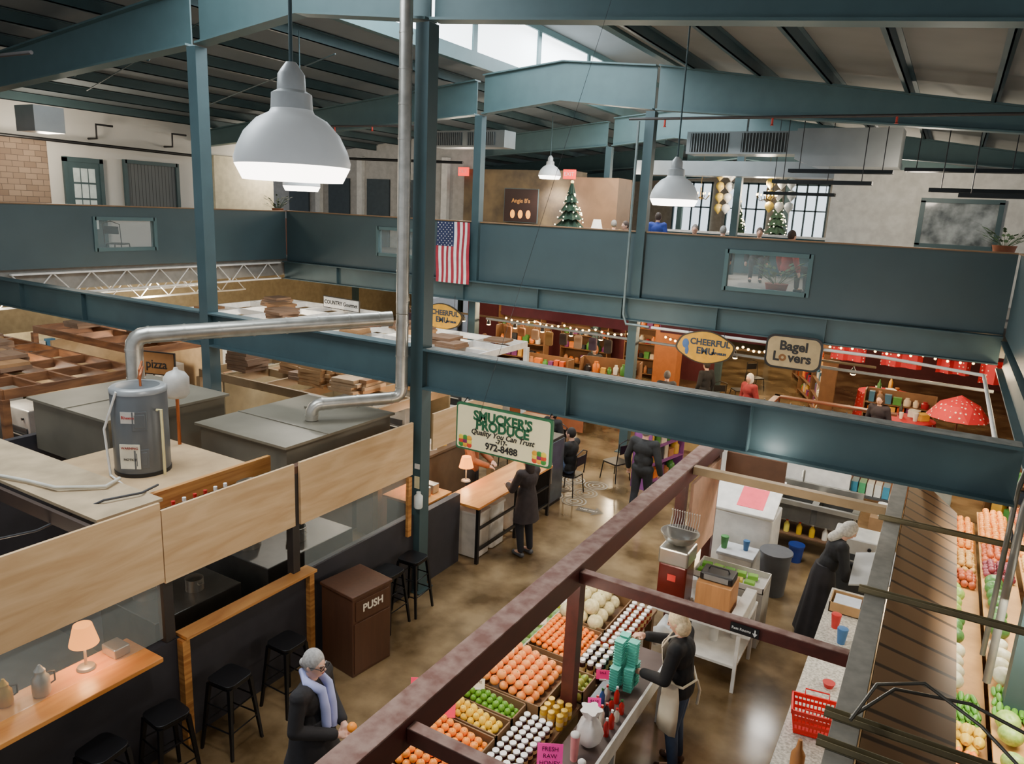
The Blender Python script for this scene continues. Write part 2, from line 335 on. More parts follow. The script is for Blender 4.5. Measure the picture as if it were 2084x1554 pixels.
# ---------------- left booth
XW=-5.84
S('wall_booth_front',B().box(XW-.1,XW,-1,7.58,0,1.15),dk);S('wall_booth_front_end',B().box(XW-.1,XW,7.82,8.72,0,1.1),dk)
S('wall_booth_back',B().box(-9.9,-9.8,-1,7.4,0,2.2),dk)
S('floor_booth_mat',B().box(-9.7,-6,-1,7.4,.0,.012),M('#2a2725',.6))
def pl(y0,y1,z0,z1,t=.012,m=ply,x=XW):mk('plywood_fascia',B().box(x,x+t,y0,y1,z0,z1),m,label='pale plywood fascia panel above the booth',cat='panel',group='plywood fascia panels')
pl(1.0,3.82,1.8,2.58,.03);pl(3.83,5.42,1.78,2.5,.03);pl(5.5,7.5,1.77,2.5,.035);pl(7.95,9.8,2.0,2.52,.03)
for y in (-.4,3.87,5.46):mk('timber_upright',B().box(XW-.1,XW-.005,y-.05,y+.05,1.155,2.37),M('#2e2824',.6),label='dark wood post of the booth',cat='post',group='booth posts')
mk('header_beam',B().box(XW-.1,XW-.005,-1,7.55,2.37,2.45),M('#5a3a26',.6),label='brown timber header behind the fascia',cat='beam')
mk('bar_counter',B().box(-6.15,-5.6,.5,3.62,1.16,1.205),oak,label='glossy butcher block bar counter',cat='counter',bev=.006)
mk('wall_ledge',B().box(XW-.06,XW+.12,3.95,5.65,1.155,1.19),pine,label='knotty pine ledge on the booth wall',cat='shelf',bev=.004)
mk('pine_stud',B().box(XW+.005,XW+.09,3.92,4.0,0,1.15),pine,label='pine board post on dark wall',cat='post',group='pine posts');mk('pine_stud',B().box(XW+.005,XW+.07,5.58,5.65,0,1.15),pine,label='pine board post on dark wall',cat='post',group='pine posts')
mk('pine_stud',B().box(XW+.005,XW+.05,7.4,7.47,.9,1.75),pine,label='short pine stud beside the steel column',cat='post')
mk('glass_screen',B().box(XW-.03,XW-.02,1,3.8,1.21,1.8),glass,label='clear glass screen over the bar counter',cat='glass screen',group='glass screens')
mk('glass_screen',B().box(XW-.03,XW-.02,5.6,7.5,1.16,1.8),glass,label='clear glass screen over the dark wall',cat='glass screen',group='glass screens')
def steelbox(x0,x1,y0,y1,z0,z1,lab,m=stain,c='equipment',n='prep_table'):mk(n,B().box(x0,x1,y0,y1,z0,z1),m,label=lab,cat=c,bev=.01)
dst=M('#6a6862',.4,.6)
for (x0,x1,y0,y1) in ((-7.6,-6.6,4.2,5.3),(-7.8,-6.6,5.7,7.2),(-7.6,-6.5,1,3.6)):steelbox(x0,x1,y0,y1,.02,.9,'steel prep table inside the booth',dst)
mk('hood_box',B().box(-9.7,-8.1,4.75,6.35,2.05,2.72).box(-9.75,-8.05,4.7,6.4,2.7,2.73).box(-8.9,-8.885,4.7,6.4,2.73,2.74),hood,label='large grey sheet metal exhaust hood top',cat='exhaust hood',group='exhaust hoods')
mk('hood_box',B().box(-7.6,-6.12,5.6,7.4,2.0,2.58).box(-7.65,-6.08,5.55,7.45,2.57,2.6).box(-7.65,-6.08,6.2,6.215,2.6,2.61).cyl((-7.1,6.9,2.6),(-7.1,6.9,2.63),.06),hood,label='large grey sheet metal exhaust hood top',cat='exhaust hood',group='exhaust hoods')
mk('roof_sheet',B().box(-9.2,-6.0,3.35,3.98,2.5,2.53),M('#bda684',.75,0,.3,3),label='dusty tan plywood sheet laid over the booth',cat='board')
mk('roof_platform',B().box(-7.9,-6.33,4.05,5.25,2.42,2.45),M('#c4a47a',.7,0,.25,3),label='plywood platform under the water heater',cat='board')
mk('edge_joist',B().box(-6.32,-6.27,4.0,5.5,2.3,2.48),pine,label='orange pine joist carrying the platform',cat='joist')
for y in (1.5,2.4,3.3):mk('roof_joist',B().box(-9.8,-5.95,y-.02,y+.02,2.36,2.49),M('#3c2c22',.7),label='dark roof joist over the booth',cat='joist',group='booth roof joists')
for i in range(12):
    y=1.3+(i//4)*.6;x=(-9.2,-8.4,-7.25,-6.8)[i%4]
    steelbox(x-.18,x+.18,y-.18,y+.18,.905 if i%4>1 else .02,1.3,'dark stored kitchen box inside the booth',M(R.choice(['#3a3a3c','#5a4a3c','#6a6a66']),.6),n='storage_box')
for (x,y,k) in ((-7.2,4.5,.14),(-6.9,4.9,.1),(-7.3,6.0,.16),(-6.95,6.5,.13),(-7.4,6.9,.12)):
    r=T('stock_pot','steel stock pot on the prep table','pot',(x,y,.9),group='stock pots');mk('pot_body',B().lathe([(k,0),(k,k*1.4),(k*.95,k*1.4),(k*.9,.02)],n=20),stain,r,sm=True)
    for s_ in (-1,1):mk('pot_handle',B().tube([(s_*k,-.03,k),(s_*(k+.03),-.03,k),(s_*(k+.03),.03,k),(s_*k,.03,k)],.006),stain,r)
# water heater
r=T('water_heater','grey electric water heater with yellow labels','water heater',(-7.02,4.46,2.45))
hg=M('#63676a',.35,.2,.05)
mk('tank_body',B().lathe([(.26,0),(.27,.03),(.27,.88),(.26,.91),(.1,.94)],n=36),hg,r,sm=True);mk('tank_base_ring',B().lathe([(.275,0),(.275,.04)],n=36),blk,r,sm=True)
mk('tank_top_cap',B().lathe([(.275,.86),(.275,.9),(.25,.92)],n=36),M('#9a9c9c',.4,.3),r,sm=True)
for z in (.2,.6):mk('access_panel',B().box(.255,.275,-.07,.07,z-.1,z+.1).box(.27,.28,-.05,.05,z-.07,z+.07),hg,r,rot=(0,0,-.6),bev=.004)
el=mk('energy_label',B().box(.265,.274,-.1,.1,.1,.36),M('#dcd6c0'),r,rot=(0,0,-1.0),label='white and yellow warning label');bb_=mk('brand_badge',B().box(.266,.275,-.07,.07,.58,.7),M('#c9c4bb'),r,rot=(0,0,-1.0))
text('Rheem',.045,M('#b02020',v=0),bb_,(.277,0,.64),(pi/2,0,pi/2));text('WARNING',.035,M('#902020',v=0),el,(.277,0,.32),(pi/2,0,pi/2));text('NOTICE',.035,M('#303030',v=0),el,(.277,0,.2),(pi/2,0,pi/2))
for (x,y) in ((-.12,.1),(.12,-.05)):mk('water_pipe',B().tube([(x,y,.9),(x,y,1.04),(x-.1,y+.1,1.1),(x-.25,y+.15,.9),(x-.3,y+.1,0)],.012,8),M('#b8683a',.35,.6),r,sm=True)
mk('drain_tube',B().tube([(.05,-.27,.9),(-.1,-.33,.5),(-.05,-.33,.02),(.3,-.4,.0)],.013,8),whiteP,r,sm=True);mk('relief_pipe',B().tube([(.29,0,.7),(.36,0,.72),(.36,0,.02)],.014,8),M('#d8c890'),r,sm=True)
r=T('expansion_tank','small white expansion tank on copper pipe','expansion tank',(-7.45,5.2,2.45))
mk('tank_shell',B().lathe([(.02,.55),(.1,.57),(.14,.62),(.14,.8),(.1,.86),(.03,.89),(.02,.92)],n=24),M('#d0ccc4',.4),r,sm=True);mk('tank_pipe',B().cyl((0,0,0),(0,0,.56),.02),M('#b8683a',.35,.6),r)
mk('white_hose',B().tube([(-6.7,4.0,2.56),(-6.6,3.8,2.56),(-6.7,3.7,2.56),(-6.9,3.5,2.57),(-7.3,3.45,2.56),(-7.9,3.3,2.56),(-8.6,3.4,2.56)],.018,8),M('#cfcabb'),sm=True,label='white plastic hose draped over the board',cat='hose')
mk('wire_bundle',B().tube([(-6.4,4.2,2.5),(-6.2,3.9,2.56),(-6.3,3.6,2.56),(-6.7,3.2,2.3),(-7.4,2.6,2.1),(-8.4,2.4,2.1)],.012,8),M('#3a3a3c'),sm=True,label='dark electric cable over the booth roof',cat='cable')
dm=M('#c2beb4',.32,.75,.25,7)
def duct(pts,r,lab):
    rt=T('exhaust_duct',lab,'duct',pts[0],group='round exhaust ducts');o=V(pts[0]);pp=[V(p)-o for p in pts]
    fp=[pp[0]]
    for i in range(1,len(pp)-1):
        a=pp[i]+(pp[i-1]-pp[i]).normalized()*r*1.6;c=pp[i]+(pp[i+1]-pp[i]).normalized()*r*1.6
        for t in (0,.25,.5,.75,1):fp.append(a*(1-t)**2+pp[i]*2*t*(1-t)+c*t*t)
    fp.append(pp[-1]);mk('duct_pipe',B().tube(fp,r,18),dm,rt,sm=True)
    for i in range(len(pp)-1):
        L=(pp[i+1]-pp[i]).length;k=int(L/.4);dd=(pp[i+1]-pp[i]).normalized()
        for j in range(k+1):
            q=pp[i]+dd*(r*1.7+(L-3.4*r)*j/max(1,k));mk('duct_collar',B().cyl(q-dd*.012,q+dd*.012,r+.005,n=18),dm,rt,sm=True)
duct([(-5.95,7.42,9.8),(-5.95,7.42,3.95),],.08,'tall galvanized spiral exhaust duct beside the column')
duct([(-5.95,7.42,3.94),(-5.95,7.42,2.84),(-6.64,6.5,2.8),(-6.64,6.5,2.61)],.08,'galvanized duct elbow into the hood')
duct([(-6.04,7.32,3.88),(-7.82,4.95,3.72),(-7.82,4.95,2.74)],.095,'galvanized duct running sideways to the hood')
def table_lamp(loc):
    r=T('table_lamp','small metal lamp with glowing orange shade','lamp',loc,group='orange table lamps')
    mk('lamp_shade',B().lathe([(.12,.24),(.075,.42)],n=20),M('#ff9a3a',.6,e=2.6,v=0),r,sm=True);mk('lamp_stem',B().cyl((0,0,.0),(0,0,.26),.012),galv,r);mk('lamp_base',B().lathe([(.08,0),(.07,.02),(.02,.03)],n=16),galv,r,sm=True)
    light('POINT',(loc[0],loc[1],loc[2]+.2),11,(1,.6,.25),.06)
table_lamp((-6.0,3.15,1.21));table_lamp((-6.45,8.45,1.11));table_lamp((-6.3,9.55,.95))
def pot(loc,r_,h,m,n='coffee_pot',lab='brushed metal coffee pot on the counter',c='pot',ha=True):
    r=T(n,lab,c,loc,rz=pi/2);mk('pot_body',B().lathe([(r_*.9,0),(r_,.02),(r_*.95,h*.7),(r_*.6,h*.85),(r_*.6,h)],n=18),m,r,sm=True);mk('pot_lid',B().lathe([(r_*.62,h),(r_*.4,h+.02),(.01,h+.05)],n=18),m,r,sm=True)
    mk('pot_handle',B().tube([(r_*.9,0,h*.25),(r_*1.6,0,h*.3),(r_*1.6,0,h*.7),(r_*.6,0,h*.8)],.008),blk,r,sm=True)
pot((-5.95,2.75,1.21),.07,.22,galv);pot((-5.95,2.3,1.21),.08,.14,M('#a87a4a',.4,.6));pot((-6.05,2.52,1.21),.06,.18,M('#c8a040',.4,.3))
steelbox(-6.1,-5.9,3.35,3.5,1.21,1.3,'brushed steel serving tray on the bar',n='serving_tray')
def bottle(loc,c,capc,h=.26,r=.035,lab='condiment bottle with coloured cap',g='bottles'):
    q=T('bottle',lab,'bottle',loc,group=g);mk('bottle_body',B().lathe([(r*.95,0),(r,.01),(r,h*.6),(r*.4,h*.8),(r*.4,h*.88)],n=14),M(c,.25),q,sm=True);mk('bottle_cap',B().lathe([(r*.45,h*.87),(r*.45,h)],n=12),M(capc,.4),q,sm=True);return q
for i,(c,k) in enumerate((('#e8e4dc','#c02020'),('#c02818','#f0f0f0'),('#e8e4dc','#c02020'),('#201410','#b02020'),('#e8e4dc','#f0f0f0'),('#8a1a14','#f0f0f0'))):bottle((-6.1,4.15+i*.12,2.12),c,k,.3,.042)
mk('storage_shelf',B().box(-6.26,-5.98,4.05,5.35,2.08,2.11),M('#3a3a38'),label='dark shelf of bottles behind the fascia',cat='shelf')
mk('mixing_bowl',B().lathe([(.08,0),(.14,.1),(.16,.2),(.15,.2),(.07,.02)],n=24),stain,loc=(-6.12,5.1,2.12),sm=True,label='steel mixing bowl on the shelf',cat='bowl')
# stools
r=T('bar_stool','black metal cafe bar stool','stool',(-5.44,4.92,0),group='black metal bar stools')
sm_=M('#19191c',.35,.4);mk('seat',B().prism([(a,c) for a,c in rrect(.32,.32,.07)],.735,.76,ax='z').prism([(a,c) for a,c in rrect(.3,.3,.06)],.70,.737,ax='z'),sm_,r,bev=.004)
for sx in (-1,1):
    for sy in (-1,1):mk('leg',B().q([(sx*.11,sy*.11,.72),(sx*.15,sy*.11,.72),(sx*.15,sy*.15,.72),(sx*.11,sy*.15,.72),(sx*.185,sy*.185,0),(sx*.21,sy*.185,0),(sx*.21,sy*.21,0),(sx*.185,sy*.21,0)],[(0,1,2,3),(4,5,6,7),(0,1,5,4),(1,2,6,5),(2,3,7,6),(3,0,4,7)]),sm_,r)
for z,k in ((.28,.18),(.5,.155)):mk('foot_rail',B().cyl((-k,-k,z),(k,-k,z),.008,n=6).cyl((-k,k,z),(k,k,z),.008,n=6).cyl((-k,-k,z),(-k,k,z),.008,n=6).cyl((k,-k,z),(k,k,z),.008,n=6),sm_,r)
for x,y,a in ((-5.44,4.19,.1),(-5.46,3.52,-.1),(-5.5,2.95,.15),(-5.56,7.22,.05),(-5.58,6.74,0)):clone(r,(x,y,0),a)
# ---------------- coffee kiosk beyond column
mk('kiosk_counter',B().box(-6.75,-6.0,8.0,8.72,1.06,1.1),oak,label='butcher block counter of the coffee kiosk',cat='counter',bev=.005)
mk('kiosk_cabinet',B().box(-6.7,-6.05,8.05,8.7,0,1.06),dk,label='charcoal cabinet under the kiosk counter',cat='cabinet')
r=T('work_table','butcher block table with black metal legs','table',(-5.85,9.95,0))
mk('table_top',B().box(-.33,.33,-1.2,1.2,.9,.94),oak,r,bev=.005)
for sx in (-.29,.29):
    for sy in (-1.15,0,1.15):mk('leg',B().box(sx-.025,sx+.025,sy-.025,sy+.025,0,.9),blk,r)
mk('crossbar',B().box(.27,.31,-1.15,1.15,.2,.24),blk,r);mk('crossbar',B().box(.27,.31,-1.15,1.15,.55,.58),blk,r)
for i,y in enumerate((9.1,9.55,10.3)):mk('storage_bin',B().prism([(a,c) for a,c in rrect(.42,.38,.05,3)],0,.7,ax='z').prism([(a,c) for a,c in rrect(.45,.41,.05,3)],.7,.74,ax='z'),M('#d8d2c8',.4),loc=(-5.85,y,.01),bev=.006,label='white plastic storage bin under table',cat='bin',group='storage bins')
for i in range(3):steelbox(-6.35,-6.15,8.05+i*.2,8.2+i*.2,1.1,1.24,'steel condiment dispenser box on counter',n='condiment_box')
r=T('drinks_fridge','black glass door drinks fridge','fridge',(-6.0,11.6,0));mk('fridge_body',B().box(-.3,.3,-.3,.3,0,1.3),blk,r,bev=.01);fd=mk('fridge_door',B().box(.3,.33,-.28,.28,.08,1.25),M('#4a5256',.1),r,bev=.006);mk('door_handle',B().box(.33,.36,-.25,-.23,.5,.9),stain,fd)
mk('wall_notice',B().box(-5.84,-5.76,7.585,7.595,1.55,1.72),cream,label='paper notice taped to the steel column',cat='notice')
mk('wall_notice',B().box(-5.84,-5.76,7.585,7.595,1.83,1.9),whiteP,label='small white notice on the steel column',cat='notice')
mk('sanitizer_bottle',B().lathe([(.05,0),(.06,.02),(.06,.17),(.03,.2),(.03,.23)],n=14),M('#e0e8e4',.3),loc=(-5.7,7.5,1.32),sm=True,label='white sanitizer bottle hung on the column',cat='bottle')
# ---------------- people
def bake(b,vox,mat,name,p,sm=2,smooth=True,label=None):
    me=bpy.data.meshes.new(name);me.from_pydata(b.v,[],b.f);fixn(me)
    o=bpy.data.objects.new('tmp',me);COL.objects.link(o)
    m=o.modifiers.new('r','REMESH');m.mode='VOXEL';m.voxel_size=vox
    m=o.modifiers.new('s','SMOOTH');m.factor=.5;m.iterations=sm
    dg=bpy.context.evaluated_depsgraph_get();me2=bpy.data.meshes.new_from_object(o.evaluated_get(dg));bpy.data.objects.remove(o)
    me2.materials.clear();me2.materials.append(mat);me2.polygons.foreach_set('use_smooth',[True]*len(me2.polygons))
    q=bpy.data.objects.new(name,me2);COL.objects.link(q);q.parent=p;KID.setdefault(p.name,[]).append(q)
    if label:q['label']=label
    return q
def person(loc,rz,label,top='#1c1c20',bot='#23262c',hair='#3a2a20',hs='short',arms=None,sit=False,lean=0,yaw=0,pitch=0,vox=.009,skirt=None,coat=None,shoe='#1a1716',skin='#d0a088',sc=1,glasses=False,group=None,step=0,wide=1):
    r=T('person',label,'person',loc,rz,group=group);r.scale=(sc,)*3
    pz=.53 if sit else .92;dz=pz-.92
    rm=Matrix.Rotation(-lean,3,'X');pv=V((0,0,pz))
    up=lambda x,y,z:pv+rm@(V((x,y,z+dz))-pv)
    J={'ch':up(0,0,1.28),'wa':up(0,0,1.08),'nk':up(0,-.005,1.42),'hb':up(0,.01,1.5),'hd':up(0,.03,1.575),'sL':up(-.165*wide,0,1.38),'sR':up(.165*wide,0,1.38)}
    A={}
    dfl={'L':((-.24*wide,-.03,1.1),(-.25*wide,.07,.86)),'R':((.24*wide,-.03,1.1),(.25*wide,.07,.86))}
    for s in 'LR':
        if arms and arms.get(s):A[s]=[V(q) for q in arms[s]]
        else:A[s]=[up(*dfl[s][0]),up(*dfl[s][1])]
    lg={}
    for s,k in (('L',-1),('R',1)):
        if sit:lg[s]=[V((k*.1,.02,pz)),V((k*.12,.43,.5)),V((k*.12,.45,.09))]
        else:lg[s]=[V((k*.09,0,pz-.03)),V((k*.1,.03+k*step*.5,.49)),V((k*.1,-.02+k*step,.09))]
    def torso(b,o):
        b.ell((0,0,pz),(.155*wide+o,.105+o,.13),16,10);b.ell(J['wa'],(.13*wide+o,.1+o,.15),16,10);b.ell(J['ch'],(.16*wide+o,.11+o,.16),16,10)
        b.cap(J['sL'],J['ch']+V((0,0,.04)),.058+o,.08+o);b.cap(J['sR'],J['ch']+V((0,0,.04)),.058+o,.08+o)
        b.cap(pv,J['wa'],.1+o,.1+o);b.cap(J['wa'],J['ch'],.1+o,.1+o)
    def armc(b,s,o,full=True):
        S_=J['s'+s];E,W_=A[s];b.cap(S_,E,.056+o,.043+o)
        e2=W_ if full else W_+(E-W_)*.1;b.cap(E,e2,.043+o,(.028 if full else .032)+o)
    HM=Matrix.Rotation(-yaw,3,'Z')@Matrix.Rotation(-lean-pitch,3,'X');hc=J['hd'];hp=lambda x,y,z:hc+HM@V((x,y,z))
    b=B();torso(b,0);b.cap(J['nk'],J['hb'],.055,.052);b.cap(J['hb'],hc,.05,.05)
    for s in 'LR':
        armc(b,s,0);E,W_=A[s];dd=(W_-E).normalized();k=-1 if s=='L' else 1
        side=dd.cross(V((0,0,1)));side=side.normalized() if side.length>.2 else V((0,1,0)) ;cu=side.cross(dd).normalized()
        if cu.z>0:cu=-cu
        b.cap(W_,W_+dd*.05,.026,.03);b.cap(W_+dd*.05-side*.02,W_+dd*.05+side*.02,.02,.02)
        for i,(so,ln) in enumerate(((-.03,.06),(-.01,.075),(.01,.07),(.03,.055))):
            p0=W_+dd*.07+side*so;p1=p0+dd*ln*.5+cu*.006;p2=p1+dd*ln*.3+cu*.025;b.cap(p0,p1,.0095,.0088,8);b.cap(p1,p2,.0088,.0075,8)
        p0=W_+dd*.02-side*.02*k+cu*.01;p1=p0+dd*.03-side*.035*k;p2=p1+dd*.03+cu*.012;b.cap(p0,p1,.012,.01,8);b.cap(p1,p2,.01,.008,8)
        h,kn,an=lg[s];b.cap(h,kn,.085,.055);b.cap(kn,an,.053,.036);b.cap(an,an+V((0,.13,-.045)),.036,.03)
    b.ell(hc,(.074,.09,.108),20,14,mat=HM);b.ell(hp(0,.028,-.055),(.052,.055,.055),14,9,mat=HM);b.cyl(hp(0,.075,.02),hp(0,.108,-.018),.008,.014,8);b.ell(hp(0,.1,-.018),.013,8,6)
    for k in (-1,1):b.ell(hp(k*.076,-.005,-.005),(.01,.02,.03),8,6,mat=HM)
    b.ell(hp(0,.08,-.05),(.024,.012,.008),8,6,mat=HM)
    bake(b,vox,M(skin,.5,v=.06),'body',r,2)
    if vox<.015:
        for k in (-1,1):
            mk('eye',B().ell(hp(k*.03,.082,.012),(.011,.006,.007),8,6,mat=HM),M('#241a14',.2),r,sm=True);mk('eyebrow',B().cap(hp(k*.018,.088,.032),hp(k*.045,.078,.033),.003,.003,6),M(hair,.8),r)
        mk('mouth',B().ell(hp(0,.09,-.05),(.02,.006,.005),8,6,mat=HM),M('#a05a50',.5),r,sm=True)
    b=B();b.ell(hp(0,-.016,.02),(.084,.097,.112),18,12,mat=HM)
    if hs=='long':b.ell(hp(0,-.045,-.1),(.095,.06,.17),14,10,mat=HM)
    if hs=='bob':b.ell(hp(0,-.035,-.04),(.095,.08,.11),14,10,mat=HM)
    if hs=='bun':b.ell(hp(0,-.11,-.03),.04,10,8)
    if hs=='scarf':b.ell(hp(0,-.022,.005),(.088,.1,.12),18,12,mat=HM);b.cap(hp(0,-.05,-.05),hp(0,-.08,-.2),.06,.07)
    bake(b,max(vox,.008),M(hair,.75,v=.35,s=40),'head_scarf' if hs=='scarf' else 'hair',r,1)
    cv=max(.011,vox)
    b=B();torso(b,.022);[armc(b,s,.018,False) for s in 'LR'];b.cap(J['nk']-V((0,0,.03)),J['nk'],.07,.06);bake(b,cv,M(top,.85,v=.25,s=14),'jacket',r,1)
    if not skirt:
        b=B();b.ell((0,0,pz-.02),(.165*wide,.118,.13),16,10)
        for s in 'LR':h,kn,an=lg[s];b.cap(h,kn,.098,.07);b.cap(kn,an+V((0,0,.03)),.068,.052)
        bake(b,cv,M(bot,.85,v=.3,s=10),'trousers',r,1)
    else:
        c_,hz,rad=skirt;mk('skirt',B().lathe([(.14,1.05+dz),(.185,.92+dz),(.22,.7+dz),(rad,hz)],n=42,sy=.8,wav=.06,nw=9),M(c_,.85,v=.3,s=10),r,sm=True)
    if coat:
        c_,hz,rad=coat;mk('coat_hem',B().lathe([(.15*wide,1.1+dz),(.185*wide,.95+dz),(.2*wide,.8+dz),(rad*wide,hz)],n=36,sy=.78,wav=.03,nw=7),M(c_,.85,v=.3,s=14),r,sm=True)
    for s in 'LR':
        an=lg[s][2];mk('shoe',B().cap(an-V((0,.03,.045)),an+V((0,.15,-.05)),.042,.036),M(shoe,.5),r,sm=True)
    if glasses:
        b=B()
        for k in (-1,1):
            b.tube([hp(k*.033+.024*math.cos(a*pi/6),.102,.012+.018*math.sin(a*pi/6)) for a in range(13)],.0035,6);b.cyl(hp(k*.057,.1,.015),hp(k*.08,.0,.01),.0035,n=6)
        b.cyl(hp(-.01,.103,.014),hp(.01,.103,.014),.003,n=6);mk('glasses',b,blk,r)
    return r
w=person((-4.05,3.92,0),-1.3,'woman in glasses, black jacket and pale blue scarf holding an orange',top='#1d1c20',hair='#a8a6a4',hs='bun',arms={'L':[(-.28,.0,1.12),(-.07,.25,1.02)],'R':[(.28,.0,1.12),(.06,.26,1.0)]},skirt=('#7a5648',.3,.28),coat=('#1d1c20',.72,.23),glasses=True,vox=.007,pitch=.1,yaw=.15,wide=1.22,skin='#dcae98')
mk('scarf',B().tube([(-.08,.0,1.44),(0,-.08,1.47),(.08,.0,1.44),(.055,.12,1.38),(.045,.15,1.2),(.05,.16,1.05)],.042,10).tube([(-.08,.0,1.44),(-.055,.12,1.38),(-.045,.16,1.2),(-.05,.165,1.0)],.042,10),M('#a6aee0',.85),w,sm=True)
mk('orange',B().ell((0,0,0),.042,16,12),M('#ff9a28',.45),loc=(-3.7,4.02,1.05),sm=True,label='orange held in the woman\'s hands',cat='orange')
w=person((-1.62,6.34,0),1.62,'blonde woman in black sweater and cream apron holding baskets',top='#17181c',bot='#3a4a66',hair='#e4cda4',hs='bob',arms={'R':[(.27,.18,1.2),(.1,.42,1.26)],'L':[(-.28,.1,1.1),(-.12,.36,1.0)]},vox=.008,pitch=.3,shoe='#5a3e2c',sc=1.0,lean=.1,wide=1.2)
vs=[]
for hw,rx,ry,z,yo in ((.45,.2,.17,1.32,.05),(.55,.21,.17,1.2,.035),(.8,.21,.16,1.1,.02),(1.7,.215,.16,1.02,0),(1.85,.235,.17,.88,0),(1.85,.245,.19,.7,0),(1.8,.25,.2,.52,0)):
    for i in range(13):
        a=(i-6)/6*hw;k=1+.03*math.sin(i*2.1)*(1 if z<.9 else 0);vs.append((rx*k*math.sin(a),yo+ry*k*math.cos(a),z))
b=B().q(vs,[(i*13+j,i*13+j+1,(i+1)*13+j+1,(i+1)*13+j) for i in range(6) for j in range(12)])
apr=M('#dccfb6',.85,v=.1)
o=mk('apron',b,apr,w,sm=True);o.modifiers.new('s','SOLIDIFY').thickness=.008
for pts,k in (([(-.09,.2,1.31),(-.08,.14,1.43),(0,-.02,1.49),(.08,.14,1.43),(.09,.2,1.31)],.009),([(-.2,.05,1.03),(-.2,-.06,1.03),(0,-.14,1.03),(.2,-.06,1.03),(.2,.05,1.03)],.012),([(0,-.145,1.03),(.05,-.17,.9),(.04,-.16,.75)],.014)):mk('apron_strap',B().tube(pts,k,6),apr,w,sm=True)
person((-.82,9.72,0),-1.25,'woman in black dress and white head scarf at counter',top='#19191b',hair='#cfc8ba',hs='scarf',arms={'L':[(-.22,.24,.98),(-.1,.44,1.0)],'R':[(.22,.22,.98),(.12,.44,.98)]},lean=.32,skirt=('#201e22',.06,.33),vox=.011,pitch=.3,sc=1.0)
person((-5.12,9.5,0),1.3,'dark haired woman in long dark coat and tall boots',top='#332b2c',bot='#1c1c22',hair='#2a1a16',hs='long',arms={'L':[(-.23,.1,1.12),(-.1,.33,1.1)],'R':[(.23,.1,1.12),(.1,.35,1.12)]},coat=('#332b2c',.6,.23),shoe='#4a4a4c',vox=.011,pitch=.2)
person((-6.65,10.25,0),-1.4,'barista in rust brown jacket behind the table',top='#9a5832',hair='#33241c',hs='bob',arms={'L':[(-.23,.12,1.12),(-.08,.35,1.05)],'R':[(.23,.12,1.12),(.1,.36,1.02)]},vox=.011,pitch=.3)
person((-4.15,11.95,0),-.1,'grey haired man in black jacket walking away',top='#26282a',bot='#23252a',hair='#8a8680',hs='short',vox=.012,step=.1,wide=1.2,sc=1.04)
person((-5.75,12.35,0),1.5,'seated person in black jacket and blue jeans',top='#1f2124',bot='#56688a',hair='#1c1614',sit=True,arms={'L':[(-.24,.1,.72),(-.1,.36,.78)],'R':[(.24,.1,.72),(.1,.36,.78)]},vox=.012,wide=1.15)
person((-6.75,13.5,0),2.9,'seated person in black top with dark hair',top='#1b1d20',bot='#2a2a30',hair='#2c1c14',sit=True,hs='bob',vox=.014)
person((-3.8,18.2,0),2.6,'white haired woman in red top behind the counter',top='#8a2a30',hair='#ddd8d0',hs='bob',vox=.018)
person((-11.6,18.35,0),2.8,'person in purple top at the hat stall',top='#6a2a44',hair='#5a4030',hs='bob',vox=.018)
person((-8.3,19.0,0),3,'person with auburn hair in dark jacket shopping',top='#23262a',hair='#9a5a34',hs='bob',vox=.018)
person((-5.5,17.0,0),.4,'shopper in dark jacket and grey cap',top='#3a3c40',hair='#6a6460',vox=.018);person((-5.1,19.0,0),1,'shopper in black coat near the stall',top='#1c1d22',hair='#2a2420',vox=.018)
person((-.9,18.0,0),2.8,'bagel stall worker in dark top behind counter',top='#2a2430',hair='#4a3424',hs='bob',vox=.018)
person((-6.8,19,3.68),.2,'man in blue polo shirt standing on the balcony',top='#34469a',bot='#23262c',hair='#4a3a30',vox=.016,sc=1.02)
for x,y,tp,hr in ((-10.2,20.9,'#c8a03a','#b8b4b0'),(-9.0,21.3,'#e0b030','#8a8680'),(-8.2,20.3,'#2a2a30','#4a3a30'),(-7.6,21.3,'#5a3a3a','#c8c0b8'),(-6.4,21,'#3a4a60','#8a8078'),(-5.6,21,'#2a3040','#9a9690'),(-4.7,21.4,'#20242c','#6a5a50'),(-3.3,18.3,'#9a3030','#3a2a20')):
    person((x,y,3.68),R.uniform(0,6),'diner seated at a balcony table',top=tp,hair=hr,sit=True,vox=.02,sc=1.12,group='balcony diners')
# ---------------- cafe table/chairs
def chair(loc,rz,m=blk):
    r=T('cafe_chair','black metal cafe chair with curved back','chair',loc,rz,group='cafe chairs')
    mk('seat',B().prism(rrect(.42,.42,.08),.37,.40,ax='z'),m,r,bev=.005);mk('backrest',B().tube([(-.2,-.2,.40),(-.2,-.24,.85),(0,-.26,.92),(.2,-.24,.85),(.2,-.2,.40)],.012).box(-.17,.17,-.25,-.235,.62,.8),m,r)
    for sx in (-1,1):
        for sy in (-1,1):mk('leg',B().cyl((sx*.18,sy*.18,.38),(sx*.21,sy*.22,0),.012,n=8),m,r)
    return r
ch=chair((-5.75,12.35,0),1.5);clone(ch,(-6.75,13.5,0),2.9);clone(ch,(-5.3,13.6,0),1.2);clone(ch,(-7.4,12.6,0),-1.5)
def ctable(loc,w=.8,m=M('#8a5a34',.5)):
    r=T('cafe_table','square cafe table with black pedestal','table',loc,group='cafe tables');mk('table_top',B().box(-w/2,w/2,-w/2,w/2,.72,.75),m,r,bev=.005);mk('pedestal',B().cyl((0,0,.02),(0,0,.72),.03).cyl((0,0,0),(0,0,.02),.25),blk,r)
    return r
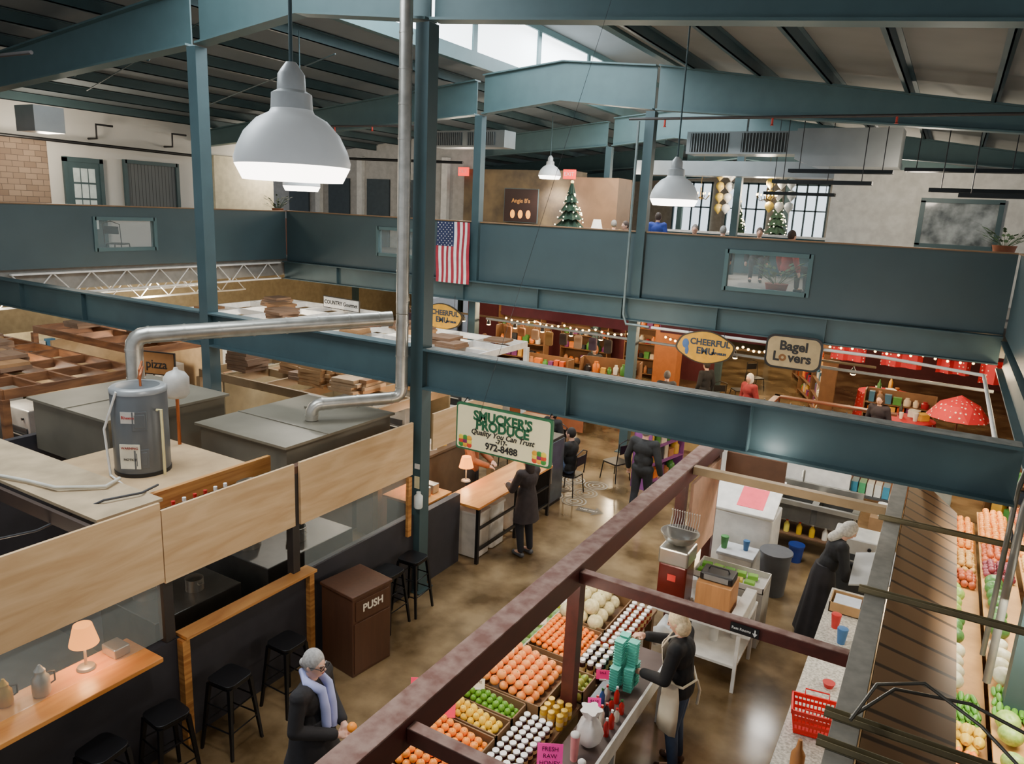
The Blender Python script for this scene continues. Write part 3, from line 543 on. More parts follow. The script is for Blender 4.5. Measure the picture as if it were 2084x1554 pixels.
ct=ctable((-6.75,12.5,0));clone(ct,(-7.6,14.2,0))
b=B()
for i in range(3):
    for j in range(3):
        cx,cy=-.5+i*.5,-.5+j*.5
        for rr in (.09,.17,.24):b.q([(cx+math.cos(a*pi/12)*q,cy+math.sin(a*pi/12)*q,.001) for q in (rr-.03,rr) for a in range(24)],[(k,(k+1)%24,24+(k+1)%24,24+k) for k in range(24)])
o=mk('floor_stencil',b,M('#a39b8c',.6),loc=(-5.95,12.5,.004),label='white circle pattern painted on the floor',cat='floor marking');o['kind']='stuff'
r=T('floor_sticker','dark arrow sticker on the concrete floor','floor sign',(-5.04,11.75,.004),rz=.1);ar=mk('arrow_shape',B().q([(-.22,-.1,0),(.1,-.1,0),(.1,-.2,0),(.3,0,0),(.1,.2,0),(.1,.1,0),(-.22,.1,0)],[tuple(range(7))]),blk,r);text('THIS WAY',.075,whiteP,ar,(0,0,.003),(0,0,0),ext=0)
# ---------------- red produce stall frame
def tim(b,lab='dark red timber beam of the stall frame',n='timber_beam',m=redb):
    return mk(n,b,[m,redt],label=lab,cat='beam',group='red stall frame',bev=.003)
XB=-2.45
tim(B().box(XB-.07,XB+.07,0.6,10.24,2.1,2.3).box(XB-.12,XB-.08,0.6,10.24,2.05,2.31).box(XB-.12,XB+.07,.6,10.24,2.301,2.315,mi=1))
for y in (3.1,5.5):tim(B().box(XB+.075,-.21,y-.045,y+.035,2.15,2.25).box(XB+.075,-.21,y-.045,y+.035,2.25,2.26,mi=1))
tim(B().box(XB+.075,-.21,8.72,8.82,2.2,2.3),'pale timber header over the wash area',m=M('#a48a66',.7))
tim(B().box(XB-.1,.5,10.25,10.35,2.16,2.32))
for y in (5.58,10.15,8.6):mk('timber_upright',B().box(XB-.06,XB+.06,y-.06,y+.06,0 if y>6 else .79,2.09),redb,label='dark red timber post of the stall',cat='post',group='red stall posts')
r=T('restroom_sign','small black restroom sign with white arrow','sign',(-.95,5.45,2.2));mk('sign_board',B().box(-.11,.11,-.008,0,-.04,.04),blk,r);text('Rest Rooms',.03,whiteP,r,(-.025,-.01,.0));mk('arrow',B().q([(.075,-.011,.03),(.085,-.011,.03),(.085,-.011,-.0),(.1,-.011,-.0),(.08,-.011,-.03),(.06,-.011,-.0),(.075,-.011,-.0)],[tuple(range(7))]),whiteP,r)
tim(B().box(-.2,-.045,1.0,10.2,2.2,2.38),'dusty grey timber beam above the counter',m=M('#857f73',.8,v=.25,s=10))
pk=M('#b88c60',.6,kind='stripe',h2='#5a4028',s=1.6,rot=.75)
mk('plank_awning',B().prism([(-.03,2.37),(.52,1.95),(.5,1.92),(-.035,2.33)],1.0,10.1),pk,label='slanted awning clad in diagonal brown planks',cat='awning')
chn=M('#857a5c',.5,.2)
for y in (2.75,4.15,4.45,6.3,8.1):
    mk('channel_strut',B().box(-.25,3.0,y-.028,y-.023,2.39,2.43).box(-.25,3.0,y+.023,y+.028,2.39,2.43).box(-.25,3,y-.028,y+.028,2.385,2.393),chn,label='bronze metal channel strut over the stall',cat='channel',group='metal channel struts')
mk('flexible_conduit',B().tube([(-.1,4.3,2.5),(.0,4.6,2.6),(.25,4.75,2.62),(.55,4.6,2.55),(.8,4.3,2.5),(1.4,4.3,2.5)],.011,8).tube([(-.1,4.35,2.49),(.1,4.7,2.55),(.5,4.8,2.55),(.9,4.7,2.5)],.011,8),M('#6a675f',.4,.6),sm=True,label='coiled metal flexible conduit on the struts',cat='conduit')
for i,(x,y) in enumerate(((.86,7.45),(.84,7.95))):mk('conduit_pipe',B().tube([(x,y,1.3),(x,y,3.0),(x+.05,y,3.3)],.025 if i else .035,10),M('#8a8a84',.4,.5),sm=True,label='vertical grey service pipe by the column',cat='pipe',group='service pipes')
mk('service_pipe',B().tube([(-5.3,15.0,3.0),(-.8,15.0,2.98),(.75,14.6,2.95),(.75,9,2.95)],.03,10),whiteP,sm=True,label='white pipe below the balcony edge',cat='pipe')
mk('service_pipe',B().tube([(-9.9,15.7,2.6),(1,15.7,2.5)],.03,10),M('#a8aaa6',.5),sm=True,label='grey pipe below the balcony edge',cat='pipe')
mk('vertical_conduit',B().tube([(-6.0,15.1,7.2),(-6.0,15.1,3.2),(-5.9,15.05,3.0),(-5.35,15.0,3.0)],.028,10),M('#7a8a8a',.4,.3),sm=True,label='vertical conduit on the steel column',cat='conduit')
# ---------------- produce display
wd=M('#80603f',.7,0,.2,3,kind='wood')
r=T('produce_table','long wooden produce display table','table',(-2.75,5.9,0))
mk('table_top',B().box(-.55,.38,-2.2,1.9,.74,.78),wd,r);mk('front_skirt',B().box(-.57,-.55,-2.2,1.9,.3,.78),M('#c8c0a8',.7),r)
for sx in (-.5,.33):
    for sy in (-2.1,0,1.8):mk('leg',B().box(sx-.04,sx+.04,sy-.04,sy+.04,0,.74),wd,r)
def crate(x0,x1,y0,y1,z,h=.1,m=wd,lab='shallow wooden produce crate',g='produce crates'):
    t=.012;mk('produce_crate',B().box(x0,x1,y0,y1,z,z+.01).box(x0,x0+t,y0,y1,z,z+h).box(x1-t,x1,y0,y1,z,z+h).box(x0,x1,y0,y0+t,z,z+h).box(x0,x1,y1-t,y1,z,z+h),m,label=lab,cat='crate',group=g)
def fruit(name,r,c,lab,cat,grp,sh=1,c2=None,stem='#5a7a2a',rough=.4):
    b=B().lathe([(r*.03,-r*.9*sh)]+[(r*math.cos(t),r*sh*math.sin(t)) for t in [(-1.2+i*.3) for i in range(9)]]+[(r*.12,r*.9*sh),(r*.03,r*.86*sh)],n=16)
    o=mk(name,b,M(c,rough,h2=c2,s=25 if c2 else 6,bump=.1),loc=(0,0,0),sm=True,label=lab,cat=cat,group=grp)
    if stem:mk('stem',B().cyl((0,0,r*.84*sh),(0,0,r*.95*sh),r*.1,r*.08,6),M(stem),o)
    return o
def fill(o,r,x0,x1,y0,y1,z,layers=2,tilt=0,rx=False,step=1.0,al=1,jit=.08):
    first=True;s=2*r*1.02*step
    for l in range(layers):
        y=y0+r+l*r;
        while y<=y1-r*(1+l*.5):
            x=x0+r+l*r
            while x<=x1-r*(1+l*.5):
                zz=z+r+l*r*1.35+tilt*(x1-x)
                rot=(R.uniform(-.5,.5)+(pi/2 if rx else 0),R.uniform(-.5,.5),R.uniform(0,6)) if not rx else (pi/2,0,R.uniform(-.3,.3))
                lo=(x+R.uniform(-jit,jit)*r,y+R.uniform(-jit,jit)*r,zz)
                if first:o.location=lo;o.rotation_euler=rot;first=False
                else:clone(o,lo,rot=rot,sc=R.uniform(.9,1.05))
                x+=s
            y+=s*al
zt=.79;tl=.18
def bed(x0,x1,y0,y1):crate(x0,x1,y0,y1,zt,.13)
bed(-3.28,-2.72,4.0,4.72);fill(fruit('tangerine',.036,'#ff9424','glossy tangerine in the crate','tangerine','front crate of tangerines'),.036,-3.26,-2.74,4.02,4.7,zt+.03,2,tilt=tl)
bed(-3.28,-2.72,4.74,4.98);fill(fruit('lemon',.033,'#f8cc38','yellow lemon in the crate','lemon','lemons',1.25),.033,-3.26,-2.74,4.76,4.96,zt+.03,2,tilt=tl)
bed(-3.28,-2.72,5.0,5.26);fill(fruit('lime',.031,'#6aa02c','green lime in the crate','lime','limes',1.15),.031,-3.26,-2.74,5.02,5.24,zt+.03,2,tilt=tl)
bed(-3.28,-2.6,5.28,6.02);fill(fruit('grapefruit',.047,'#f9a052','large pinkish orange grapefruit','grapefruit','grapefruits',.95,'#f08a3a'),.047,-3.26,-2.62,5.3,6.0,zt+.03,2,tilt=tl)
bed(-3.2,-2.62,6.1,6.75);fill(fruit('clementine',.033,'#ff8a20','small clementine with leaf stem','clementine','clementines',.85),.033,-3.18,-2.64,6.12,6.73,zt+.04,2,tilt=tl)
bed(-3.2,-2.62,6.8,7.6);fill(fruit('cantaloupe',.085,'#e0d3a4','netted beige cantaloupe melon','melon','cantaloupes',1,'#c2b282',stem='#8a8a50',rough=.8),.085,-3.2,-2.6,6.78,7.62,zt+.04,2,tilt=.1)
bed(-2.59,-2.36,5.7,6.0);fill(fruit('mango',.038,'#7a9a3c','green mango in a wire basket','mango','basket of mangoes',1.25,'#a89a3a'),.038,-2.6,-2.36,5.68,6.0,zt+.03,2)
bed(-2.7,-2.38,4.02,4.45);fill(fruit('bell_pepper',.042,'#f0c83a','yellow and green bell pepper','pepper','bell peppers',1.1,'#8aa83a'),.042,-2.7,-2.38,4.02,4.45,zt+.03,2)
crate(-3.75,-3.34,6.2,7.6,.42,.12,M('#c8c83a',.7),'yellow carton bin of green melons');fill(fruit('watermelon',.1,'#4f7a34','striped green watermelon in a carton bin','watermelon','green watermelons',1.2,'#86a04a'),.1,-3.76,-3.3,6.2,7.6,.45,1,rx=True,al=1.25)
mk('melon_stand',B().box(-3.75,-3.34,6.2,7.6,0,.42),M('#4a4038'),label='dark low stand under the melon bin',cat='stand')
def jar(c='#3a1410',lab='jam jar with white lid',lid='#e8e6e2',h=.11,r=.034,g='jam jars'):
    o=T('jam_jar',lab,'jar',(0,0,0),group=g);mk('jar_body',B().lathe([(r*.95,0),(r,.008),(r,h*.75),(r*.8,h*.85)],n=14),M(c,.15),o,sm=True);mk('jar_lid',B().lathe([(r*.88,h*.85),(r*.9,h*.86),(r*.9,h),(r*.82,h+.002)],n=16),M(lid,.35,.1,v=.03),o,sm=True)
    mk('jar_label',B().lathe([(r*1.01,h*.3),(r*1.01,h*.6)],n=14),M('#d8b878'),o,sm=True);return o
def jars(o,x0,x1,y0,y1,z,s=.073,zs=0):
    first=True;y=y0
    while y<y1:
        x=x0
        while x<x1:
            l=(x+R.uniform(-.004,.004),y+R.uniform(-.004,.004),z+zs*(x1-x))
            if first:o.location=l;first=False
            else:clone(o,l)
            x+=s
        y+=s
jars(jar(lab='jam jar with a white lid'),-2.66,-2.36,4.55,5.2,zt,.077)
jars(jar('#2a0f0c','dark preserve jar with white lid',h=.19,g='dark preserve jars'),-2.56,-2.38,6.1,6.5,zt,.09)
jars(jar('#8a2a1a','red relish jar with white lid',h=.15,g='relish jars'),-2.56,-2.38,6.62,7.6,zt,.09)
jars(jar('#c89a2a','honey jar with gold lid',lid='#d8b048',h=.14,g='honey jars'),-2.56,-2.38,5.28,5.5,zt,.085)
def card(loc,rz,w,h,c,words,lab,sz,tc='#3a1020'):
    r=T('price_card',lab,'price card',loc,rz);
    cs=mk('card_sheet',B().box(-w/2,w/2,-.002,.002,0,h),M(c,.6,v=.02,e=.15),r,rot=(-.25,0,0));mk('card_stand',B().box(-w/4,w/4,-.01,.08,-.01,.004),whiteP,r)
    for i,s in enumerate(words):text(s,sz,M(tc,v=0),cs,(0,-.004,h-sz*.9-i*sz*1.15),(pi/2,0,0),ext=.0005)
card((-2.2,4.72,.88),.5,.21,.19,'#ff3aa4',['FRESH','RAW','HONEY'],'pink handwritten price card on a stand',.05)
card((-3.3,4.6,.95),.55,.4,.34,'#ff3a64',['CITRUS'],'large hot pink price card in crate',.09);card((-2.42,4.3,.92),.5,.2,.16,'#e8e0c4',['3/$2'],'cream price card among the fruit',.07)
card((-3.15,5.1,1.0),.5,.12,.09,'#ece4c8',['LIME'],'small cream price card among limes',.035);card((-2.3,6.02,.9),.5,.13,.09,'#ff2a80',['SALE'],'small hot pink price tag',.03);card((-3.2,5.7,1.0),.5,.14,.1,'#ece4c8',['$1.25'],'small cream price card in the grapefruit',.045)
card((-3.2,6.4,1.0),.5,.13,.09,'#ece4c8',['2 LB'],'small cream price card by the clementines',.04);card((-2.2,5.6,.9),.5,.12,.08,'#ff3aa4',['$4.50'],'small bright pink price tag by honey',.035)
r=T('checkout_shelf','white checkout shelf beside the produce table','shelf',(-2.1,5.9,0));mk('shelf_top',B().box(-.2,.16,-1.7,1.1,.72,.75),M('#5a4a44'),r);mk('shelf_edge',B().box(.16,.185,-1.7,1.1,.62,.79),whiteP,r)
for sy in (-1.6,-.3,1.0):mk('leg',B().box(.1,.14,sy-.02,sy+.02,0,.72),whiteP,r)
def cup(loc,c,lab,h=.16,r=.04):q=T('tumbler',lab,'cup',loc);mk('cup_body',B().lathe([(r*.8,0),(r,h),(r*.9,h)],n=16),M(c,.3),q,sm=True);mk('cup_lid',B().lathe([(r*1.05,h),(r*1.05,h+.015),(r*.6,h+.03)],n=16),whiteP,q,sm=True)
cup((-2.13,5.05,.75),'#f0a0a0','pink insulated tumbler beside the jars',.24);cup((-2.05,4.75,.75),'#d8d4cc','white paper coffee cup on checkout shelf',.13);cup((-2.2,4.5,.75),'#2a4a9a','blue drink can on checkout shelf',.12,.033);cup((-2.0,4.92,.75),'#8a2020','red drink can on checkout shelf',.12,.033);cup((-2.02,4.58,.75),'#e8e8e8','white tub on checkout shelf',.1,.06)
for i in range(14):bottle((-2.22+(i%3)*.1,5.48+(i//3)*.12,.75),R.choice(['#3a7a3a','#c02a2a','#2a2a30','#d8d0c0','#3a5a9a']),R.choice(['#d02020','#f0f0f0','#2a6a30']),R.uniform(.12,.2),.026,'small coloured bottle by the register','checkout bottles')
b=B().lathe([(.05,0),(.1,.05),(.12,.14),(.09,.22),(.05,.28),(.09,.36)],n=24,wav=.2,nw=5)
mk('plastic_bag',b,M('#f0ecea',.3,alpha=.85),loc=(-2.1,5.28,.76),sm=True,label='crumpled white plastic shopping bag',cat='bag');mk('plastic_bag',b,M('#e0d8cc',.5),loc=(-1.79,4.75,.4),sm=True,label='beige paper bag hanging on the shelf end',cat='bag')
tb=M('#58bfae',.6,0,.1,20)
b=B();w0,w1=.05,.062
for i in range(9):b.lathe([(w0+(w1-w0)*.3,i*.028),(w1,i*.028+.022),(w1*1.06,i*.028+.024)],n=4)
n=0
for (x,y,z) in ((-2.2,6.08,.79),(-2.2,6.21,.79),(-2.2,6.34,.79),(-2.08,6.15,.79),(-2.08,6.28,.79),(-2.2,6.15,1.045),(-2.2,6.28,1.045),(-2.08,6.21,1.045)):
    if n==0:t0=mk('berry_basket_stack',b,tb,loc=(x,y,z),rz=pi/4,label='stack of teal pulp berry baskets',cat='basket',group='stacked teal berry baskets')
    else:clone(t0,(x,y,z),pi/4+R.uniform(-.08,.08))
    n+=1
# equipment
r=T('juicer_machine','chrome and dark red countertop juicer with wire bowl','juicer',(-2.28,8.1,.8))
mk('machine_body',B().box(-.17,.17,-.17,.17,0,.52),M('#64221a',.25,.2),r,bev=.02);mk('machine_head',B().box(-.18,.18,-.19,.18,.52,.72),stain,r,bev=.02);mk('feed_bowl',B().lathe([(.06,.72),(.17,.78),(.23,.88),(.22,.88),(.1,.78)],n=24),stain,r,sm=True)
b=B()
for i in range(12):
    x=-.16+i*.03;b.tube([(x,.1,.88),(x,.16,1.0),(x+.01,.12,1.1),(x+.02,.05,1.12)],.004,6)
b.cyl((-.18,.1,.88),(.2,.1,.88),.006,n=6);mk('wire_cradle',b,M('#d0cec8',.3,.5),r);mk('base_tray',B().box(-.2,.2,-.2,.18,-.015,.0),stain,r);mk('price_tag',B().box(-.05,.05,-.178,-.172,.32,.4),M('#e03a30'),r)
r=T('service_cart','white cart with steel top and tilted tray','cart',(-2.0,8.3,0));mk('cart_top',B().box(-.5,.6,-.45,.4,.74,.78),whiteP,r,bev=.005);mk('cart_shelf',B().box(-.48,.58,-.43,.38,.3,.33),whiteP,r)
for sx in (-.47,.57):
    for sy in (-.42,.37):mk('leg',B().box(sx-.02,sx+.02,sy-.02,sy+.02,0,.74),whiteP,r)
mk('wooden_box',B().box(-1.98,-1.58,7.92,8.32,.79,1.22),M('#c48a54',.6,0,.2,3,kind='wood',sc=(6,6,.6)),label='honey coloured wooden box on the cart',cat='box',bev=.006)
r=T('radio','black portable speaker on the wooden box','radio',(-1.78,8.12,1.22));mk('radio_body',B().box(-.19,.19,-.13,.13,0,.1),blk,r,bev=.02);mk('radio_handle',B().tube([(-.12,0,.1),(-.1,0,.14),(.1,0,.14),(.12,0,.1)],.01),blk,r);mk('radio_grille',B().box(-.14,.14,-.135,-.128,.02,.08),gray,r)
steelbox(-1.55,-1.42,7.9,8.65,.79,.95,'white plastic tray standing on the cart',whiteP,'tray','cart_tray')
crate(-2.3,-1.4,8.95,9.45,.75,.08,M('#d8d4cc'),'white tray of packed greens');mk('tray_cabinet',B().box(-2.3,-1.4,8.95,9.45,0,.75),M('#b8b6b0'),label='grey cabinet under the greens tray',cat='cabinet')
for i in range(10):mk('salad_pack',B().box(-.065,.065,-.05,.05,0,.06),M(R.choice(['#8ac84a','#6aba3a','#c8e0a0','#e8d850'])),loc=(-2.2+(i%5)*.15,9.08+(i//5)*.2,.77),rz=R.uniform(-.2,.2),bev=.01,label='small pack of green vegetables',cat='vegetable pack',group='packed greens')
for i,x in enumerate((-2.2,-2.05,-1.9,-1.75)):mk('paper_roll',B().lathe([(.025,0),(.06,0),(.06,.11),(.025,.11)],n=20),M(('#e8e4dc','#f0ece4','#e8c8b8','#f0ece4')[i]),loc=(x,8.6,.785),sm=True,label='white roll of stickers on the cart',cat='roll',group='sticker rolls')
mk('partition_wall',B().box(-2.4,-2.36,8.8,10.05,.9,2.05),M('#e0b090',.7),label='peach painted partition board',cat='partition')
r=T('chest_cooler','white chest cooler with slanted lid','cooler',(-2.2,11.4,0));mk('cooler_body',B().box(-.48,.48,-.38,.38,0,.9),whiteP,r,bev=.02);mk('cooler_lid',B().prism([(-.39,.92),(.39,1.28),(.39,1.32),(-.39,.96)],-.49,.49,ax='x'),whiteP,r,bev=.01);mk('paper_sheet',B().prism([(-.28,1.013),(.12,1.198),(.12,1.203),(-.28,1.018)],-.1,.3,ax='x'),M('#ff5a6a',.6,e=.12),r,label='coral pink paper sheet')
r=T('chest_cooler','low white plastic cooler tub on floor','cooler',(-2.1,10.65,0));mk('cooler_body',B().box(-.25,.25,-.2,.2,0,.45),whiteP,r,bev=.02);mk('cooler_lid',B().box(-.27,.27,-.22,.22,.45,.5),M('#c8ccd0'),r,bev=.01)
mk('white_backboard',B().box(-2.9,-.9,12.95,13.0,0.0,1.5),whiteP,label='white board behind the steel sink',cat='partition')
mk('cardboard_sheet',B().box(-2.3,-1.5,10.1,10.15,1.75,2.15),M('#7a5640'),label='brown cardboard sheet on the stall frame',cat='cardboard')
r=T('steel_sink','stainless three compartment sink on legs','sink',(-1.6,12.5,0))
b=B();b.box(-.95,.95,-.34,-.28,.82,.9).box(-.95,.95,.28,.34,.82,1.05)
for i in range(4):x=-.95+i*.6;b.box(x,x+.1,-.3,.3,.82,.9)
mk('sink_rim',b,stain,r,bev=.005)
for i in range(3):
    x=-.85+i*.6;mk('sink_basin',B().box(x,x+.5,-.28,.28,.55,.56).box(x-.005,x,-.28,.28,.55,.87).box(x+.5,x+.505,-.28,.28,.55,.87).box(x,x+.5,-.285,-.28,.55,.87).box(x,x+.5,.28,.285,.55,.87),M('#6f6e6a',.35,.7),r)  # basin steel darkened, shade inside the sinks put into the colour
for sx in (-.9,.9):
    for sy in (-.28,.28):mk('leg',B().cyl((sx,sy,0),(sx,sy,.82),.02),stain,r)
mk('faucet',B().tube([(0,.3,1.0),(0,.3,1.25),(0,.1,1.3),(0,.05,1.2)],.015),stain,r,sm=True);mk('lower_shelf',B().box(-.88,.88,-.3,.3,.28,.3),M('#6a4e38'),r)
mk('sink_skirt',B().box(-.9,.9,-.27,-.26,.55,.82),M('#4a4a48',.5),r)
for i in range(7):bottle((-2.3+i*.2,12.32,.3),R.choice(['#e8e4dc','#d8b020','#b03020','#f0e060']),R.choice(['#d02020','#2040a0','#f0f0f0']),.22,.045,'cleaning bottle under the steel sink','cleaning bottles')
def bucket(loc,r_,h,c,lab,n='bucket',cc='bucket'):
    q=T(n,lab,cc,loc);mk('bucket_body',B().lathe([(r_*.8,0),(r_,h),(r_*.97,h),(r_*.76,.02)],n=24),M(c,.45),q,sm=True);mk('bucket_rim',B().lathe([(r_,h-.02),(r_*1.06,h-.02),(r_*1.06,h+.01),(r_,h+.01)],n=24),M(c,.45),q,sm=True)
bucket((-1.55,10.6,0),.22,.65,'#54565a','tall grey round trash can','trash_can','trash can');bucket((-.85,11.9,0),.15,.35,'#e4e4e0','white plastic bucket near the sink');bucket((-1.45,11.9,0),.12,.28,'#1c3a8a','blue plastic bucket near the sink')
mk('drying_rack',B().box(-1.2,-.2,13.05,13.4,1.3,1.34).box(-1.2,-.2,13.05,13.4,.9,.94).box(-1.2,-1.16,13.05,13.4,0,1.9).box(-.24,-.2,13.05,13.4,0,1.9).box(-1.2,-.2,13.05,13.4,1.7,1.74),M('#5a5c5e',.4,.4),label='grey metal rack of rinsed trays',cat='rack')
for k_2 in (.945,1.345,1.745):
    for i in range(7):mk('food_tray',B().box(-.05,.05,-.14,.14,0,.2),M(R.choice(['#3a8aa8','#d8d8d0','#4aa06a','#e8e4dc','#b8382a'])),loc=(-1.08+i*.12,13.22,k_2),label='coloured plastic food tray in rack',cat='tray',group='rack trays')
mk('stacked_crate',B().box(-.5,-.1,12.2,12.6,0,.9),M('#8a6a48'),label='stack of brown cartons by the sink',cat='carton')
r=T('utensil_rail','steel rail of hanging kitchen utensils','utensil rail',(-1.8,12.9,1.75));mk('rail_bar',B().cyl((-.6,0,0),(.6,0,0),.012,n=8),stain,r);
for i in range(7):mk('utensil',B().cyl((-.5+i*.16,0,0),(-.5+i*.16,0,-.3),.008,n=6).ell((-.5+i*.16,0,-.34),(.035,.01,.05),8,6),R.choice([stain,blk]),r)
gr=M('#cfc7b9',.3,0,0,40,h2='#8f897c')
r=T('checkout_counter','speckled granite laminate counter on wood cabinet','counter',(-.42,7.3,0));mk('counter_top',B().box(-.24,.22,-2.1,2.0,.9,.945),gr,r,bev=.006);cb_=mk('cabinet_base',B().box(-.2,.2,-2.0,1.9,0,.9),M('#8a6848',.6,kind='wood'),r)
for i in range(4):mk('cabinet_door',B().box(-.215,-.2,-1.9+i*.95,-1.0+i*.95,.08,.82),M('#9a7650',.6,kind='wood'),cb_,bev=.005)
r=T('shopping_basket','red plastic shopping basket with handles','basket',(-.42,6.35,.95),rz=.15)
rb=M('#e01c1c',.4,v=.05,e=.05);b=B()
for s in (-1,1):
    for i in range(12):
        x=-.19+i*.0345;b.cyl((x*.85,s*.11,.01),(x,s*.14,.22),.006,n=5)
    for i in range(9):
        y=-.13+i*.0325;b.cyl((s*.165,y*.85,.01),(s*.2,y,.22),.006,n=5)
for z,k in ((.02,.86),(.09,.9),(.15,.95)):
    b.box(-.2*k,.2*k,-.14*k-.003,-.14*k+.003,z,z+.03).box(-.2*k,.2*k,.14*k-.003,.14*k+.003,z,z+.03).box(-.2*k-.003,-.2*k+.003,-.14*k,.14*k,z,z+.03).box(.2*k-.003,.2*k+.003,-.14*k,.14*k,z,z+.03)
b.box(-.21,.21,-.15,-.135,.2,.235).box(-.21,.21,.135,.15,.2,.235).box(-.21,-.195,-.15,.15,.2,.235).box(.195,.21,-.15,.15,.2,.235).box(-.17,.17,-.12,.12,0,.012)
mk('basket_body',b,rb,r)
for s in (-1,1):mk('handle',B().tube([(-.1,s*.13,.23),(-.1,s*.16,.28),(.1,s*.16,.28),(.1,s*.13,.23)],.007),rb,r)
crate(-.62,-.25,8.65,9.0,.945,.12,M('#b08a5c',.7),'wooden crate of folded paper bags');mk('bag_bundle',B().box(-.58,-.3,8.7,8.95,.96,1.05),M('#c8ccd4'),label='bundle of folded paper bags',cat='paper bags')
mk('tray_lid',B().q([(-.25,-.25,0),(.2,-.25,.12),(.2,.25,.35),(-.25,.25,.22),(-.25,-.25,-.02),(.2,-.25,.1),(.2,.25,.33),(-.25,.25,.2)],[(0,1,2,3),(4,5,6,7),(0,1,5,4),(1,2,6,5),(2,3,7,6),(3,0,4,7)]),M('#9f9f9c',.5),loc=(-.24,9.6,1.02),label='grey tray lid held over the counter',cat='tray')  # only a grey lid, held tilted over the counter
mk('berry_punnet',B().lathe([(.04,0),(.06,.05)],n=12),M('#c02a2a'),loc=(-.4,7.1,.945),label='small red basket on the counter',cat='basket')
# right produce shelves
r=T('vegetable_stand','tiered wooden vegetable stand with bright backlight','display stand',(1.1,9.6,0))
for i,(x,z) in enumerate(((-.35,.75),(.05,.95),(.45,1.15))):mk('stand_shelf',B().box(x-.2,x+.2,-3.6,3.8,z-.03,z),M('#d09a58'),r)
mk('stand_side',B().box(-.57,-.55,-3.6,3.8,0,.86),M('#d8c8a8'),r)
rows={'orange':(.045,'#f59a38',.95,None),'sweet_potato':(.045,'#c8683a',1.1,'#a84e2c'),'onion':(.045,'#8a3a48',.9,None),'yellow_onion':(.045,'#dba85c',.95,None),'cauliflower':(.1,'#efe9cf',.8,'#d8d4aa'),'cabbage':(.1,'#5f8f4c',.9,'#426f38'),'lettuce':(.1,'#b4d06a',.85,'#8ab04a'),'green_bean':(.028,'#6aa83a',3,None),'carrot':(.034,'#ff8a2a',3.2,None),'squash':(.05,'#f0c840',1.5,None)}
order=[(6.0,6.6,('squash',)*3),(6.6,7.0,('carrot','lettuce','squash')),(7.0,7.5,('squash','lettuce','cabbage')),(7.5,8.0,('green_bean','green_bean','lettuce')),(8.0,9.0,('cauliflower',)*3),(9.0,9.7,('cabbage','cabbage','lettuce')),(9.7,10.7,('lettuce','cabbage','cabbage')),(10.7,11.2,('sweet_potato','onion','yellow_onion')),(11.2,11.9,('yellow_onion','sweet_potato','orange')),(11.9,13.3,('orange','orange','sweet_potato'))]
for k,(y0,y1,nms) in enumerate(order):
    for j,(x,z) in enumerate(((-.35,.75),(.05,.95),(.45,1.15))):
        n2=nms[j];q=rows[n2];xx=1.1+x;rr=q[0];fill(fruit(n2,rr,q[1],'fresh %s on the tiered vegetable stand'%n2.replace('_',' '),n2.replace('_',' '),n2.replace('_',' ')+' bin',q[2],q[3],stem=None),rr,xx-.19,xx+.19,y0+.02,y1-.02,z+.005,1 if rr>.06 or j==2 else 2,rx=q[2]>1.2,al=max(1,q[2]),jit=.2)
for y in (7,9,11,13):
    mk('strip_light',B().box(1.3,1.4,y-.5,y+.5,2.2,2.24),lampw,label='fluorescent strip light over vegetables',cat='light fixture',group='strip lights');light('AREA',(1.2,y,2.15),42,(1,.92,.74),.8)
for x,y in ((-2.6,4.6),(-2.6,6.0),(-2.6,7.0)):light('POINT',(x,y,1.95),30,(1,.88,.7),.08)  # bare point lights added over the produce table, no fixtures
# ---------------- mid-left stalls
def frame_stall(x0,x1,y0,y1,z,m,nx,ny,lab,post=True,g='stall frames',w=.05,h=.14):
    b=B()
    for i in range(nx+1):x=x0+(x1-x0)*i/nx;b.box(x-w/2,x+w/2,y0,y1,z-h,z)
    for j in range(ny+1):y=y0+(y1-y0)*j/ny;b.box(x0,x1,y-w/2,y+w/2,z-h,z-.002)
    if post:
        for x in (x0,x1):
            for y in (y0,y1):b.box(x-.05,x+.05,y-.05,y+.05,0,z-h)
    mk('timber_canopy',b,m,label=lab,cat='stall canopy',group=g)
pineo=M('#8c5c38',.6,0,0,3,kind='wood',h2='#5e3a22',sc=(.6,.6,3))
frame_stall(-16.2,-11.4,5.2,7.3,2.45,pineo,6,4,'orange timber joist frame above a stall');frame_stall(-16.2,-12.6,8.1,10.6,2.5,pineo,5,3,'orange timber joist frame above a stall')
frame_stall(-11.2,-7.1,8.3,11.6,2.3,M('#9a7c56',.6,0,.2,3,kind='wood'),5,4,'pale timber roof frame stacked with boxes')
frame_stall(-16.0,-12.2,11.3,14.6,2.6,whiteP,4,3,'white painted timber frame above a stall');frame_stall(-12,-8.2,12.3,14.8,2.35,whiteP,4,3,'white painted timber frame above a stall')
CT=[(-16,-11.6,5.3,7.2,'#7a5a40','#a8906c'),(-16,-12.7,8.2,10.5,'#8a6c4c','#b89c74'),(-11,-7.3,8.5,11.4,'#6a5644','#988868'),(-15.9,-12.3,11.4,14.4,'#b8b4ac','#e0dccf'),(-11.9,-8.3,12.4,14.7,'#9a9a9a','#d8d4c8')]
